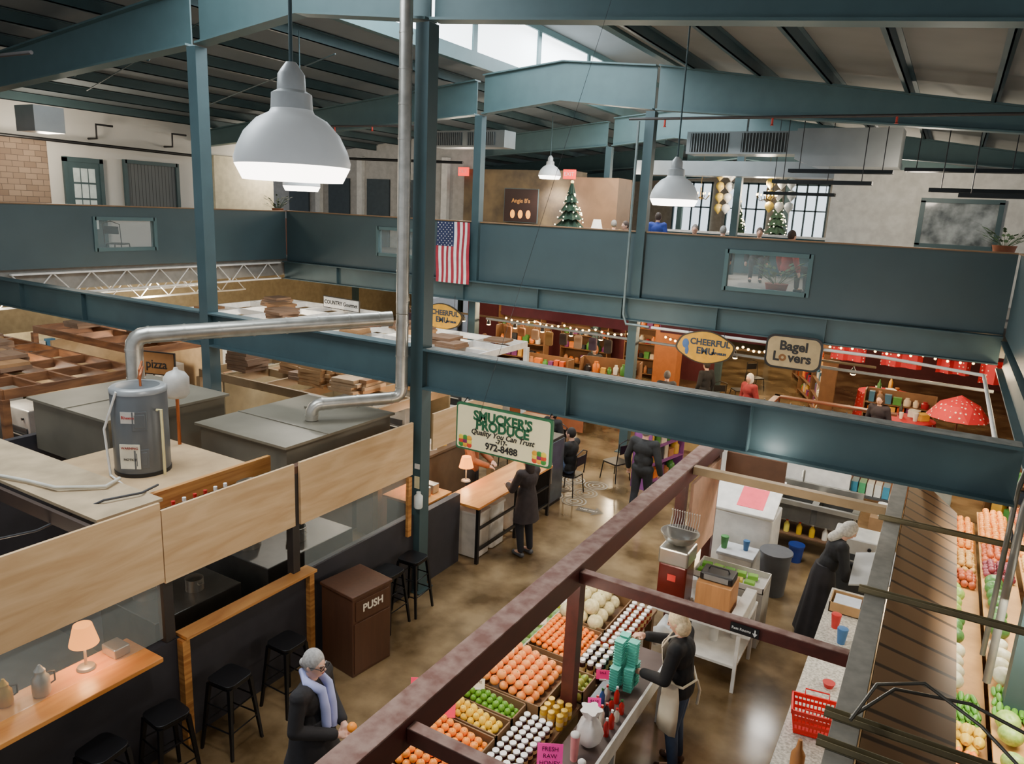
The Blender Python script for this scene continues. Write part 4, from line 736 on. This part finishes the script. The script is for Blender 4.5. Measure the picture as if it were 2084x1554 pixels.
for (x0,x1,y0,y1,c,c2) in CT:
    mk('stall_counter',B().box(x0+.2,x1-.6,y0+.1,y0+.6,0,1.0).box(x1-.5,x1-.1,y0+.1,y1-.2,0,1.0).box(x0+.15,x1-.6,y0+.05,y0+.65,1.0,1.04).box(x1-.55,x1-.05,y0+.1,y1-.15,1.0,1.04),M(c,.5),label='market stall service counter',cat='counter',group='stall counters')
    mk('stall_partition',B().box(x0+.06,x0+.11,y0+.06,y1-.06,0,2.2).box(x0+.1,x1-.6,y1-.11,y1-.06,0,2.2),M(c2,.7),label='painted back panel of a market stall',cat='panel',group='stall back panels')
GC=['#e8e4dc','#c8302a','#e0b040','#3a6a9a','#f0ece4','#2a2a2c','#4a8a4a','#b87a44','#d8d8d4','#8a4a2a']
cupT={}
def goods(x,y,z):
    k=R.randrange(3);c=R.choice(GC);key=(k,c)
    if key not in cupT:
        if k==0:o=mk('paper_cup',B().lathe([(.035,0),(.05,.14),(.052,.145),(.05,.16),(.02,.165)],n=14),M(c,.5),loc=(x,y,z),sm=True,label='stacked paper cup on a stall counter',cat='cup',group='counter cups')
        elif k==1:o=mk('food_container',B().prism(rrect(.2,.16,.03,3),0,.09,ax='z').prism(rrect(.21,.17,.03,3),.09,.11,ax='z'),M(c,.4),loc=(x,y,z),label='small food container on a stall counter',cat='container',group='counter containers')
        else:o=mk('squeeze_bottle',B().lathe([(.04,0),(.042,.02),(.042,.2),(.02,.24),(.012,.3)],n=14),M(c,.35),loc=(x,y,z),sm=True,label='squeeze bottle on a stall counter',cat='bottle',group='counter bottles')
        cupT[key]=o
    else:clone(cupT[key],(x,y,z),R.uniform(0,3),sc=R.uniform(.9,1.4))
for (x0,x1,y0,y1,c,c2) in CT:
    x=x0+.4
    while x<x1-.8:
        goods(x,y0+.2,1.041)
        if R.random()<.8:goods(x+.05,y0+.5,1.041)
        x+=.3
    y=y0+.9
    while y<y1-.3:goods(x1-.3,y,1.041);y+=.3
for x,y,z in ((-2.4,8.6,.785),(-2.35,7.75+.15,.33),(-2.1,8.2,.33),(-1.8,8.3,.33),(-1.6,8.5,.33),(-.5,8.3,.945),(-.4,8.0,.945),(-.35,12.35,.9),(-2.3,10.6,.5),(-2.0,10.7,.5),(-.45,5.6,.945)):goods(x,y,z+.001)
def machine(x,y,w,dp,h,c,lab,z=0):
    r=T('kitchen_machine',lab,'machine',(x,y,z),group='kitchen machines');mk('machine_body',B().box(-w/2,w/2,-dp/2,dp/2,0,h),M(c,.35,.5),r,bev=.02);dr=mk('machine_door',B().box(-w*.42,w*.42,-dp/2-.02,-dp/2,h*.15,h*.8),M('#3a3c3e',.2),r,bev=.005);mk('door_handle',B().cyl((-w*.35,-dp/2-.05,h*.72),(w*.35,-dp/2-.05,h*.72),.012,n=8),stain,dr)
    mk('control_knob',B().cyl((w*.3,-dp/2,h*.9),(w*.3,-dp/2-.03,h*.9),.025,n=10),blk,r)
for a in ((-13.5,6.6,.9,.6,1.6),(-14.8,6.6,.8,.6,1.9),(-14.6,9.8,.9,.6,1.7),(-9.8,10.6,.9,.7,1.5),(-8.6,10.7,.8,.7,1.8),(-14.5,13.6,1.0,.6,1.5),(-13.3,13.7,.7,.6,1.8),(-10.8,14,.8,.6,1.6),(-9.6,14,.9,.6,1.4),(-10.3,9.6,.6,.5,1.3)):machine(*a,R.choice(['#b8b8b4','#8a8c8e','#d8d8d4','#9a9a94']),'steel kitchen machine inside a stall')
machine(-.55,10.9,.6,.5,1.1,'#d8d8d4','white stall appliance beside the red timber post')
cb0=None
for (x0,x1,y0,y1,z,n_) in ((-10.9,-7.3,8.5,11.3,2.31,46),(-12,-8.3,12.5,14.6,2.36,9),(-15.8,-12.8,8.4,10.3,2.51,9),(-15.8,-12.5,11.5,14.2,2.61,7),(-15.9,-12,5.5,7,2.46,8)):
    for i in range(n_):
        x=x0+.35+(x1-x0-.6)*((i*0.37)%1);y=y0+.3+(y1-y0-.5)*((i*.618)%1);k=R.randint(2,6) if n_>20 else R.randint(1,3)
        for l in range(k):
            s=(R.uniform(.9,1.15),R.uniform(.9,1.15),1)
            c=R.choice(['#a0764c','#aa8054','#8c6440','#b49470','#80624a'])
            if cb0 is None or R.random()<.15:cb0=mk('cardboard_box',B().box(-.25,.25,-.25,.25,0,.055).box(-.25,.25,-.002,.002,.055,.057),M(c,.8),loc=(x,y,z+l*.058),rz=R.uniform(-.1,.1),label='flat cardboard box stacked on the stall roof',cat='cardboard box',group='flat cardboard boxes')
            else:clone(cb0,(x,y,z+l*.058),R.uniform(-.1,.1),sc=s)
def sign(loc,w,h,c,lines,lab,rz=0,tc='#1c1c1c',rim='#2a2420',glow=False):
    r=T('shop_sign',lab,'sign',loc,rz);mk('sign_rim',B().box(-w/2,w/2,-.015,.015,-h/2,h/2),M(rim),r);fc=mk('sign_face',B().box(-w/2+.02,w/2-.02,-.02,-.015,-h/2+.02,h/2-.02),M(c,.6),r)
    for s,sz,z in lines:text(s,sz,M(tc,.5,v=0),fc,(0,-.024,z),bold=.003)
    if glow:
        for dx in (-.3,0,.3):mk('painted_flame',B().ell((dx,-.022,-.28),(.09,.005,.14),12,7),M('#f09a3a',.6,e=1.6,v=0),fc)
sign((-13.2,14.0,2.77),1.35,.3,'#e8e6e0',[('COUNTRY Gourmet',.14,.0)],'white country food stall sign',rz=-.1)
sign((-11.9,7.95,2.35),.75,.42,'#b07840',[('pizza',.22,-.02)],'brown wooden pizza stall sign',rz=.3)
sign((-13.6,5.12,2.15),1.0,.22,'#5a3222',[('MENU',.1,0)],'brown wooden menu sign on timber',rz=0,tc='#e8dcc0')
mk('corrugated_awning',B().prism([(-12.2+i*.12,2.35+(.03 if i%2 else 0)) for i in range(33)]+[(-8.24,2.33),(-12.2,2.33)],11.75,12.22),M('#b4c0c6',.4,.3),label='small corrugated metal awning roof',cat='awning')
mk('hose_coil',B().tube([(-7.9+.13*math.cos(a*.5),6.6+a*.008,2.33+.13*math.sin(a*.5)) for a in range(64)],.012,6),galv,sm=True,label='coil of silver flexible hose',cat='coil')
# ---------------- shelf stalls
cols=['#c8501e','#e0ac3a','#3a6a8a','#d8c8b0','#a02030','#f0ece0','#4a8a3a','#b0764a','#e07a20','#2a2e36','#7a3a7a']
def shelf_unit(x,y,rz,w=1.6,h=1.9,dp=.4,rows=4,mc='#7a5636',z=0,seed=0):
    q=random.Random(seed);r=T('display_shelf','wooden display shelf of market goods','shelf',(x,y,z),rz,group='goods shelves')
    sc_=mk('shelf_case',B().box(-w/2,-w/2+.03,-dp/2,dp/2,0,h).box(w/2-.03,w/2,-dp/2,dp/2,0,h).box(-w/2,w/2,dp/2-.02,dp/2,0,h),M(mc,.6),r);cr,sn=math.cos(rz),math.sin(rz)
    for k in range(rows):mk('shelf_tier',B().box(-w/2+.03,w/2-.03,-dp/2,dp/2-.02,.15+k*(h-.2)/rows,.17+k*(h-.2)/rows),M(mc,.6),sc_)
    for k in range(rows):
        a=-w/2+.1
        while a<w/2-.18:
            s=q.uniform(.06,.1);hh=q.uniform(.14,.3);lx,ly=a+s,-.05;wx,wy=x+lx*cr-ly*sn,y+lx*sn+ly*cr;c=q.choice(cols);zz=z+.172+k*(h-.2)/rows
            if q.random()<.5:mk('goods_jar',B().lathe([(s*.9,0),(s,.02),(s,hh*.7),(s*.55,hh*.85),(s*.6,hh)],n=12),M(c,.35),loc=(wx,wy,zz),sm=True,label='coloured jar on the market shelf',cat='jar',group='shelf jars')
            else:mk('goods_box',B().box(-s,s,-.07,.07,0,hh).box(-s*.8,s*.8,-.074,-.07,hh*.3,hh*.7),M(c,.6),loc=(wx,wy,zz),rz=rz,label='small packaged box on the shelf',cat='box',group='shelf boxes')
            a+=2*s+.04
for i,a in enumerate([(-12.5,17.6,0,1.6,1.7),(-10.8,19.2,.1,1.6,1.9),(-9.2,17.9,0,1.4,1.4),(-7.3,17.8,.2,1.6,1.6),(-3.2,24,-1.2,1.6,1.9),(-2.6,22,-1.3,1.6,1.9),(-3.8,26.5,-1.2,1.6,1.9),(-.6,20.5,0,1.6,1.3),(2.4,19.0,0,1.2,1.5),(1.8,14.5,-.6,1.4,1.6),(-13.2,23.4,0,1.8,2.2),(-10.6,23.4,0,1.8,2.2),(-8.2,23.4,0,1.8,2.2)]):shelf_unit(*a,seed=i,rows=4)
for i,(x,y) in enumerate(((-18.7,7),(-18.7,9.4),(-18.7,11.8),(-18.7,14.2))):shelf_unit(x,y,pi/2,w=1.9,seed=30+i,mc='#d8c8a0')
hb=None
for i in range(27):
    x=-12.5+(i%9)*.62+R.uniform(-.06,.06);y=16.1+(i//9)*.42;z=1.021
    if abs(x+9.3)<.45 and y<16.5:continue
    if i%3==1 or hb is None:hb=mk('brimmed_hat',B().lathe([(.17,0),(.17,.01),(.09,.02),(.085,.11),(.05,.13)],n=18),M(R.choice(['#e08a30','#a23a20','#d8b070','#c85a20','#4a3228']),.8),loc=(x,y,z),sm=True,label='warm coloured brimmed hat on stall table',cat='hat',group='felt hats')
    else:clone(hb,(x,y,z))
r=T('stall_table','long stall table with brown cloth','table',(-10,16.5,0));mk('table_top',B().box(-2.9,2.9,-.65,.65,.98,1.02),M('#7a4a2c'),r);mk('table_cloth',B().box(-2.9,2.9,-.67,-.65,.1,1.0),M('#a05a34'),r)
b=B()
for i in range(7):b.lathe([(.25-i*.012,i*.08),(.26-i*.012,.035+i*.08),(.24-i*.012,.08+i*.08)],n=20,mi=i)
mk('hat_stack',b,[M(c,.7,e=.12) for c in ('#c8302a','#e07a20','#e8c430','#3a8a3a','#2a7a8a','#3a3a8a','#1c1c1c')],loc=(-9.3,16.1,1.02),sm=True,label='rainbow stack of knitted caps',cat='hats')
r=T('stall_table','side stall table with wooden top and goods','table',(-4.3,16.6,0));mk('table_top',B().box(-.5,.8,-.45,.45,.88,.92),M('#7a4a2c'),r);mk('table_cloth',B().box(-.5,.8,-.47,-.45,.1,.9),M('#b8945a'),r)
for i in range(12):goods(-4.65+(i%6)*.2,16.35+(i//6)*.35,.921)
for (x0,x1,y) in ((-13,-6.4,16.3),(-5,-1,16.35),(-12,-6.5,19.6)):
    mk('hanging_bar',B().cyl((x0,y,2.55),(x1,y,2.55),.025),M('#8a7a60'),label='hanging rail with track lights',cat='rail',group='track light rails')
    n_=int((x1-x0)/.8)
    for i in range(n_):
        x=x0+.4+i*.8;r=T('track_spotlight','small warm glowing track spotlight','spotlight',(x,y,2.36),group='track spotlights')
        mk('spot_head',B().lathe([(.055,0),(.05,.08),(.02,.12),(.012,.16)],n=12),blk,r,sm=True);mk('spot_bulb',B().ell((0,0,.0),(.055,.055,.03),10,6),M('#ffdca0',.5,e=16,v=0),r)
    if y>19 or x0>-6:continue
    for i in range(int((x1-x0)/.4)):
        x=x0+.2+i*.4;c=R.choice(['#8a5a34','#5a2a22','#a8886a','#3a2e28','#8a6a3a','#4a3a4a']);hh=R.uniform(.2,.42)
        if abs(x+10.7)<.7:continue
        r=T('hanging_bag','fabric bag hanging from the stall rail','bag',(x,y,2.5-.12-hh),group='hanging fabric bags')
        mk('bag_body',B().prism([(a_,c_+hh/2) for a_,c_ in rrect(.2,hh,.04,3)],-.04,.04),M(c,.8),r,bev=.015);mk('bag_strap',B().tube([(-.06,0,hh*.98),(0,0,hh+.14),(.06,0,hh*.98)],.008,6),M(c,.8),r)
for (x0,x1,y,z) in ((-9.5,-6.2,16.0,2.66),(-5.3,-3,16.0,2.7),(-4,1,19.3,2.5),(-15,-10,20.5,2.5)):
    pts=[(x0+(x1-x0)*i/20,y,z-.06*abs(math.sin(i*pi/5))) for i in range(21)]
    r=T('string_lights','string of small warm bulbs along the stall','string lights',(0,0,0),group='string light swags');mk('light_cord',B().tube(pts,.006,5),blk,r);b=B()
    for p in pts:b.ell((p[0],p[1],p[2]-.03),.028,6,5)
    mk('light_bulbs',b,M('#ffd890',.5,e=10,v=0),r)['kind']='stuff'
for x,y,e in ((-12,17,200),(-9,16.9,240),(-7.2,18.5,150),(-4.5,17.5,180),(-2,17.5,180),(0,17,170),(1.5,15,110),(-4.5,23,260),(-1.5,22,220),(-10,21.5,260),(-13,21.5,160),(-5.2,28,260)):light('POINT',(x,y,2.75),e,(1,.76,.46),.15)
for x,y,e in ((-18,8,190),(-18,12,190),(-20.5,15,150),(-14,12.8,110),(-14,9.2,80),(-13.5,6.2,70),(-10.2,13.4,90),(-9.3,9.8,60)):light('POINT',(x,y,2.0 if x>-16 else 2.7),e,(1,.88,.7),.2)
light('POINT',(-1.5,11.0,2.7),130,(1,.94,.85),.2);light('POINT',(-7.0,9.3,1.9),55,(1,.75,.5),.1);light('POINT',(-5.9,13.2,2.7),80,(1,.85,.65),.2);light('POINT',(-6.9,3,1.9),10,(1,.8,.6),.1);light('POINT',(-1.3,7.6,2.9),40,(1,.94,.85),.2)
mk('wood_wardrobe',B().box(-7.2,-6.5,20.8,21.3,0,2.1),M('#a8622e',.5,kind='wood'),label='tall warm brown wooden cabinet',cat='cabinet')
bw_=M('#6a3a26',.5,0,.2,3,kind='wood')
r=T('bagel_counter','long dark brown wooden shop counter','counter',(-1.8,17.4,0));mk('counter_front',B().box(-1.4,1.2,-.9,-.82,0,1.15),bw_,r);mk('counter_rim',B().box(-1.45,1.25,-.95,-.75,1.15,1.2).box(-1.45,-1.3,-.95,1.2,1.15,1.2).box(-1.4,-1.32,-.9,1.2,0,1.15).box(-1.45,1.25,1.0,1.2,1.15,1.2),bw_,r,bev=.01);mk('inner_shelf',B().box(-1.3,1.2,-.8,-.3,.85,.88),M('#8a5634'),r)
for i in range(7):goods(-3.0+i*.34,16.9,.885)
b=B();n_=10
vs=[(0,0,.5)]+[(.62*math.cos(2*pi*i/n_),.6*math.sin(2*pi*i/n_),0) for i in range(n_)]+[(.4*math.cos(2*pi*(i+.5)/n_),.38*math.sin(2*pi*(i+.5)/n_),.3) for i in range(n_)]
b.q(vs,[(0,11+i,11+(i+1)%n_) for i in range(n_)]+[(11+i,1+(i+1)%n_,11+(i+1)%n_) for i in range(n_)]+[(1+i,1+(i+1)%n_,11+i) for i in range(n_)])
pol=M('#b81e2c',.7,kind='dots',h2='#f0e4d8',s=11)
r=T('umbrella','red polka dot umbrella canopy','umbrella',(.62,18.4,1.35));mk('canopy',b,pol,r);mk('pole',B().cyl((0,0,-1.35),(0,0,.45),.02),bw_,r)
for (x,y,w) in ((-.3,19.3,1.1),(1.9,17.4,1.0),(-1.0,22,1.4)):
    r=T('draped_table','table with red polka dot cloth','table',(x,y,0),group='red cloth tables');mk('table_cloth',B().lathe([(w*.55,0),(w*.52,.5),(w*.5,.95),(w*.45,.96)],n=28,wav=0),pol,r,sm=True)
    for i in range(5):goods(x+.25*math.cos(i*1.3),y+.25*math.sin(i*1.3),.965)
for (x,y,w,h) in ((-1.9,20.1,.8,.55),(-.7,20.1,.9,.5),(.4,20.1,.7,.55),(1.3,19.4,.8,.6)):
    b=B();vs=[(w*(i/8-.5),.07*math.sin(i*1.7),z-(.08*math.sin(i*pi/8) if z>0 else 0)) for z in (0,h) for i in range(9)];b.q(vs,[(i,i+1,10+i,9+i) for i in range(8)]);mk('patterned_apron',b,pol,loc=(x,y,2.0),label='hanging red polka dot fabric',cat='fabric',group='hanging red fabrics')
mk('equipment_housing',B().box(.0,.6,13.9,14.5,0,1.45),M('#8f9188',.4,.2),label='grey green metal equipment housing',cat='equipment',bev=.02)
for i in range(7):pot((-3.1+i*.28,16.55,1.2),.06,.25,M(R.choice(['#1c1c1e','#c8c4bc','#3a3a3c']),.3,.3),n='coffee_urn',lab='dark coffee urn on the counter',c='urn')
clone(ch,(-5.2,20.6,0),.6);clone(ch,(-4.9,22.1,0),2.2);clone(ch,(-4.9,24.2,0),4)
shelf_unit(-4.55,14.0,1.35,w=1.3,h=1.6,seed=77,mc='#8a4a8a');shelf_unit(-3.0,13.8,1.5,w=1.0,h=1.7,seed=78,mc='#e8e4dc')
# ---------------- upper level furnishing
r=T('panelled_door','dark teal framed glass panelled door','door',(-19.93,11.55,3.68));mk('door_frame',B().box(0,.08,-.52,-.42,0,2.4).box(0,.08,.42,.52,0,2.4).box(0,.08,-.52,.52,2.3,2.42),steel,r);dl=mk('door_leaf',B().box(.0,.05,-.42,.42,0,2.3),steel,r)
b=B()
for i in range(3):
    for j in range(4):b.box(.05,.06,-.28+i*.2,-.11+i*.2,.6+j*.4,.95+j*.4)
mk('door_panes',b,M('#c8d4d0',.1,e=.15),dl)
r=T('framed_window','wide window in a dark frame with curtains','window',(-19.93,13.5,4.9));mk('window_frame',B().box(0,.08,-.8,.8,-.1,0).box(0,.08,-.8,.8,1.15,1.25).box(0,.08,-.85,-.75,-.1,1.25).box(0,.08,.75,.85,-.1,1.25),steel,r);mk('curtain',B().box(0,.03,-.75,.75,0,1.15),M('#6a6e6e',.8,kind='stripe',h2='#3a3e40',s=3,sc=(1,1,1),rot=pi/2),r)
mk('wall_bay',B().box(-19.99,-19.9,15.6,17.9,3.68,6.5),M('#ddd4b6',.8),label='cream wall bay beside the windows',cat='wall panel')
for x in (-24,-21.8,-19.8,-17.8):mk('dark_doorway',B().box(x,x+1.1,22.42,22.49,3.68,6.2),M('#3f4b52'),label='dark teal doorway in the grey wall',cat='doorway',group='upper doorways')
for x in (-22.4,-20.2,-18.2,-16.2):mk('white_pilaster',B().box(x,x+.25,22.3,22.49,3.68,7),whiteP,label='white painted pilaster on the wall',cat='pilaster',group='white pilasters')
sign((-12.6,21.85,5.45),1.3,1.1,'#2e1610',[("Angie B's",.19,.15)],'dark framed restaurant poster with warm glow',tc='#c88a44',rim='#4a5a5c',glow=True)
r=T('framed_window','window with dark frame and grey shirts behind','window',(-.02,19.95,5.45));mk('window_frame',B().box(-.82,.82,-.04,.04,-.56,-.46).box(-.82,.82,-.04,.04,.46,.56).box(-.82,-.72,-.04,.04,-.5,.5).box(.72,.82,-.04,.04,-.5,.5),steel,r);mk('window_glass',B().box(-.72,.72,-.01,.01,-.46,.46),M('#9fa6a6',.1,0,0,3,h2='#4c5252'),r)
def xtree(loc,h,rad,g='christmas trees'):
    r=T('christmas_tree','lit green christmas tree with white lights','christmas tree',loc,group=g);b=B();q=random.Random(3)
    for k in range(9):
        z=.25+k*(h-.3)/9;rr=rad*(1-k/9.5)
        n=18;vs=[(0,0,z+h/9*1.5)]+[((rr*(1 if i%2 else .72))*math.cos(2*pi*i/n+k),(rr*(1 if i%2 else .72))*math.sin(2*pi*i/n+k),z-.04*(i%2)) for i in range(n)]
        b.q(vs,[(0,1+i,1+(i+1)%n) for i in range(n)]+[tuple(range(n,0,-1))])
    tf=mk('tree_foliage',b,M('#243e2c',.9,v=.4,s=12),r);mk('tree_trunk',B().cyl((0,0,0),(0,0,.4),.05),bw_,r)
    b=B()
    for i in range(90):t=q.random();a=q.uniform(0,6.28);rr=rad*(1-t)*1.0;b.ell((rr*math.cos(a),rr*math.sin(a),.3+t*(h-.35)),.02,6,4)
    mk('string_lights',b,M('#fff0c0',.5,e=9,v=0),tf)['kind']='stuff';mk('star_topper',B().ell((0,0,h+.03),.05,8,6),M('#ffe090',.5,e=3),r)
xtree((-9.75,19.8,3.68),2.45,.85);xtree((-5.4,27,3.68),2.6,.7);xtree((-2.9,23,3.68),2.6,.55) ;xtree((-7.2,29,3.68),2.3,.6)
for (cx,cy,cz) in ((-6.9,26,6.2),(-3.3,27,5.9),(-2.6,27.5,6.5),(-5.0,25,6.3)):
    for i in range(12):
        c=['#e8c45a','#f0ece4','#c8cccc'][i%3];r=T('balloon','party balloon in a hanging cluster','balloon',(cx+(i%3-1)*.3+R.uniform(-.05,.05),cy+R.uniform(-.05,.05),cz+(i//3-1.5)*.36),group='balloon cluster');mk('balloon_body',B().lathe([(.01,-.17),(.04,-.13),(.13,-.03),(.15,.05),(.11,.14),(.02,.18)],n=14),M(c,.25),r,sm=True)
for i,x in enumerate(range(-14,3,3)):
    S('window_%d'%(i+10),B().box(x,x+2,41.7,41.78,4.6,7.2),M('#dfeefa',.4,e=1.8,v=0))
    b=B().box(x-.1,x+2.1,41.6,41.7,4.5,4.6).box(x-.1,x+2.1,41.6,41.7,7.2,7.3)
    for j in range(5):b.box(x-.1+j*.525,x-.02+j*.525,41.6,41.7,4.5,7.3)
    b.box(x,x+2,41.6,41.7,5.9,5.97);S('trim_%d'%(i+10),b,steel)
for x,y in ((-7.4,24.5),(-5.2,24),(-3.6,30)):
    r=T('chandelier','brass candle chandelier with glowing bulbs','chandelier',(x,y,6.0),group='chandeliers');b=B();g_=B()
    for i in range(8):
        a=i*pi/4;b.tube([(0,0,0),(.2*math.cos(a),.2*math.sin(a),-.08),(.3*math.cos(a),.3*math.sin(a),.06)],.01,6);g_.ell((.3*math.cos(a),.3*math.sin(a),.11),(.02,.02,.04),8,6)
    b.cyl((0,0,-.1),(0,0,.3),.02).cyl((0,0,.3),(0,0,1.9),.006);ca=mk('chandelier_arms',b,M('#8a6a30',.3,.7),r);mk('candle_bulbs',g_,M('#ffe0a0',.5,e=12,v=0),ca)
for x,y,e in ((-9,20.5,200),(-5.5,25,400),(-2,27,360),(-8,30,400),(-13,19,140),(-19,17.5,170),(-18.3,10,180),(-.8,17.5,150),(-4,35,350)):light('POINT',(x,y,6.2),e,(1,.86,.68),.3)
r=T('half_wall','teal half wall with white trim','half wall',(-5.9,24.3,3.68));mk('wall_panel',B().box(-3.1,3.1,-.08,.08,0,1.17),M('#35626e',.6),r);mk('wall_cap',B().box(-3.1,3.1,-.17,.17,1.17,1.24),whiteP,r)
tr=T('table_lamp','white shaded table lamp on sideboard','lamp',(-8.8,19.6,4.55));mk('lamp_shade',B().lathe([(.16,.35),(.1,.6)],n=18),M('#fff2d8',.6,e=1.6,v=0),tr,sm=True);mk('lamp_base',B().lathe([(.07,0),(.06,.15),(.02,.2),(.02,.4)],n=14),whiteP,tr,sm=True)
mk('sideboard',B().box(-9.0,-8.6,19.4,19.8,3.68,4.55),bw_,label='dark sideboard under the lamp',cat='sideboard')
def plant(loc,s,pot_='#9a5a3a',lab='bushy green potted plant'):
    r=T('potted_plant',lab,'plant',loc,group='potted plants');mk('plant_pot',B().lathe([(.1*s,0),(.15*s,.22*s),(.16*s,.25*s),(.13*s,.25*s)],n=18),M(pot_,.7),r,sm=True);b=B();q=random.Random(int(loc[0]*10))
    for i in range(50):
        a=q.uniform(0,6.28);t=q.uniform(.2,1.3);rr=q.uniform(.1,.35)*s;p=V((rr*math.cos(a),rr*math.sin(a),.25*s+rr*math.sin(t)));e=V((math.cos(a),math.sin(a),.4))*.12*s;sd=V((-math.sin(a),math.cos(a),0))*.03*s
        b.q([p,p+e*.5+sd,p+e,p+e*.5-sd],[(0,1,2,3)]);b.cyl((0,0,.2*s),p,.003,n=4)
    mk('foliage',b,M('#4f6c48',.7,v=.3),r)
plant((-3.1,16.25,3.68),1.5,'#a84a34');plant((.8,17.0,4.75),1.3);plant((-17.4,15.8,4.75),1.1)
for x,y in ((.8,17.0),(-17.4,15.8)):mk('plant_pedestal',B().box(x-.2,x+.2,y-.2,y+.2,3.68,4.745),bw_,label='wooden plant stand on the balcony',cat='stand',group='plant stands')
clone(ch,(-17.4,10.8,3.68),.5);clone(ct,(-17.9,9.8,3.68));clone(ch,(-2.3,16.5,3.68),2)
# HVAC
dm2=M('#a8acac',.3,.6,.15,2)
def grille(b,x0,x1,y,z0,z1):
    b.box(x0,x1,y-.03,y,z0,z1,mi=1)
    n=14
    for i in range(n):x=x0+(x1-x0)*(i+.5)/n;b.box(x-.008,x+.008,y-.045,y-.03,z0,z1,mi=0)
b=B().box(-5.9,-3.4,18,18.7,6.8,7.3).prism([(-3.4,6.7),(-3.4,7.35),(-1.3,7.35),(-1.3,6.55),(-3.0,6.55)],18,18.9)
grille(b,-5.8,-4.9,18,6.84,7.26);grille(b,-4.6,-3.6,18,6.84,7.26)
mk('air_duct',b,[dm2,M('#3c4040')],label='large silver rectangular air duct with grilles',cat='air duct')
b=B().box(-13.4,-11.0,18,18.6,6.95,7.4);grille(b,-13.3,-12.4,18,7.0,7.35);grille(b,-12.2,-11.3,18,7.0,7.35);mk('air_duct',b,[dm2,M('#55595a')],label='silver air duct box with two grilles',cat='air duct')
mk('air_duct',B().box(-8.5,-1.5,21.5,22.2,6.5,6.9),dm2,label='long silver air duct near the ceiling',cat='air duct')
mk('air_duct',B().box(-16.9,-16.2,8.5,9.1,6.4,6.9),dm2,label='silver duct end above the balcony',cat='air duct')
for (x0,x1,y,z) in ((-3.3,-1.3,17,6.35),(-4.2,-2.6,19,5.95),(-1.1,.9,17,6.4),(-.1,2,15.9,5.9),(-3.5,-1.6,16.5,6.1),(-.6,1.6,16.4,6.0)):
    r=T('tube_heater','long black tube heater hung from rods','heater',(x0,y,z),group='tube heaters');L=x1-x0
    mk('heater_tube',B().box(0,L,-.03,.03,0,.07).box(0,L,.2,.26,0,.07).box(0,.04,0,.22,0,.07).box(L-.04,L,0,.22,0,.07),M('#23282a',.5,.3),r)
    for x in (.2,L-.2):mk('hanging_rod',B().cyl((x,.1,.07),(x,.1,zr(x0+x)-.1-z),.01,n=6),blk,r)
spk=M('#4a4644',.5,.3)
for (x0,x1,y,z) in ((-5.6,3,13.6,7.05),(-16,-10.4,13.6,7.05),(-16,-10.4,5.5,7.0)):
    r=T('sprinkler_pipe','dark sprinkler pipe with red heads below roof','pipe',(x0,y,z),group='sprinkler pipes');L=x1-x0
    mk('pipe_run',B().tube([(0,0,0),(L,0,-.05)],.025,8),spk,r,sm=True)
    for i in range(4):mk('sprinkler_head',B().cyl((0,0,0),(0,0,-.1),.018).lathe([(.035,-.12),(.014,-.1)],n=8),M('#c03a2a'),r,loc=(.7+(L-1)*i/4,0,-.03),label='red sprinkler head')
for y in (10.2,17):mk('wall_pipe',B().tube([(-19.5,5,6.5),(-19.5,15,6.4)] if y<11 else [(-19,17,6.6),(-12,17.5,6.5)],.04,8),blk,sm=True,label='black pipe along the upper wall',cat='pipe',group='upper wall pipes')
for y in (6.5,9.0,11.8,14):mk('pipe_bracket',B().tube([(-19.98,y,6.6),(-19.6,y,6.6),(-19.6,y,6.95),(-19.6,y+.45,6.95)],.03,8),blk,sm=True,label='black pipe bracket lamp arm on wall',cat='bracket',group='pipe brackets')
# ---------------- world
w=bpy.data.worlds.new('world');bpy.context.scene.world=w;w.use_nodes=True;n=w.node_tree
bg=n.nodes['Background'];bg.inputs[0].default_value=(.86,.92,1,1);bg.inputs[1].default_value=.66
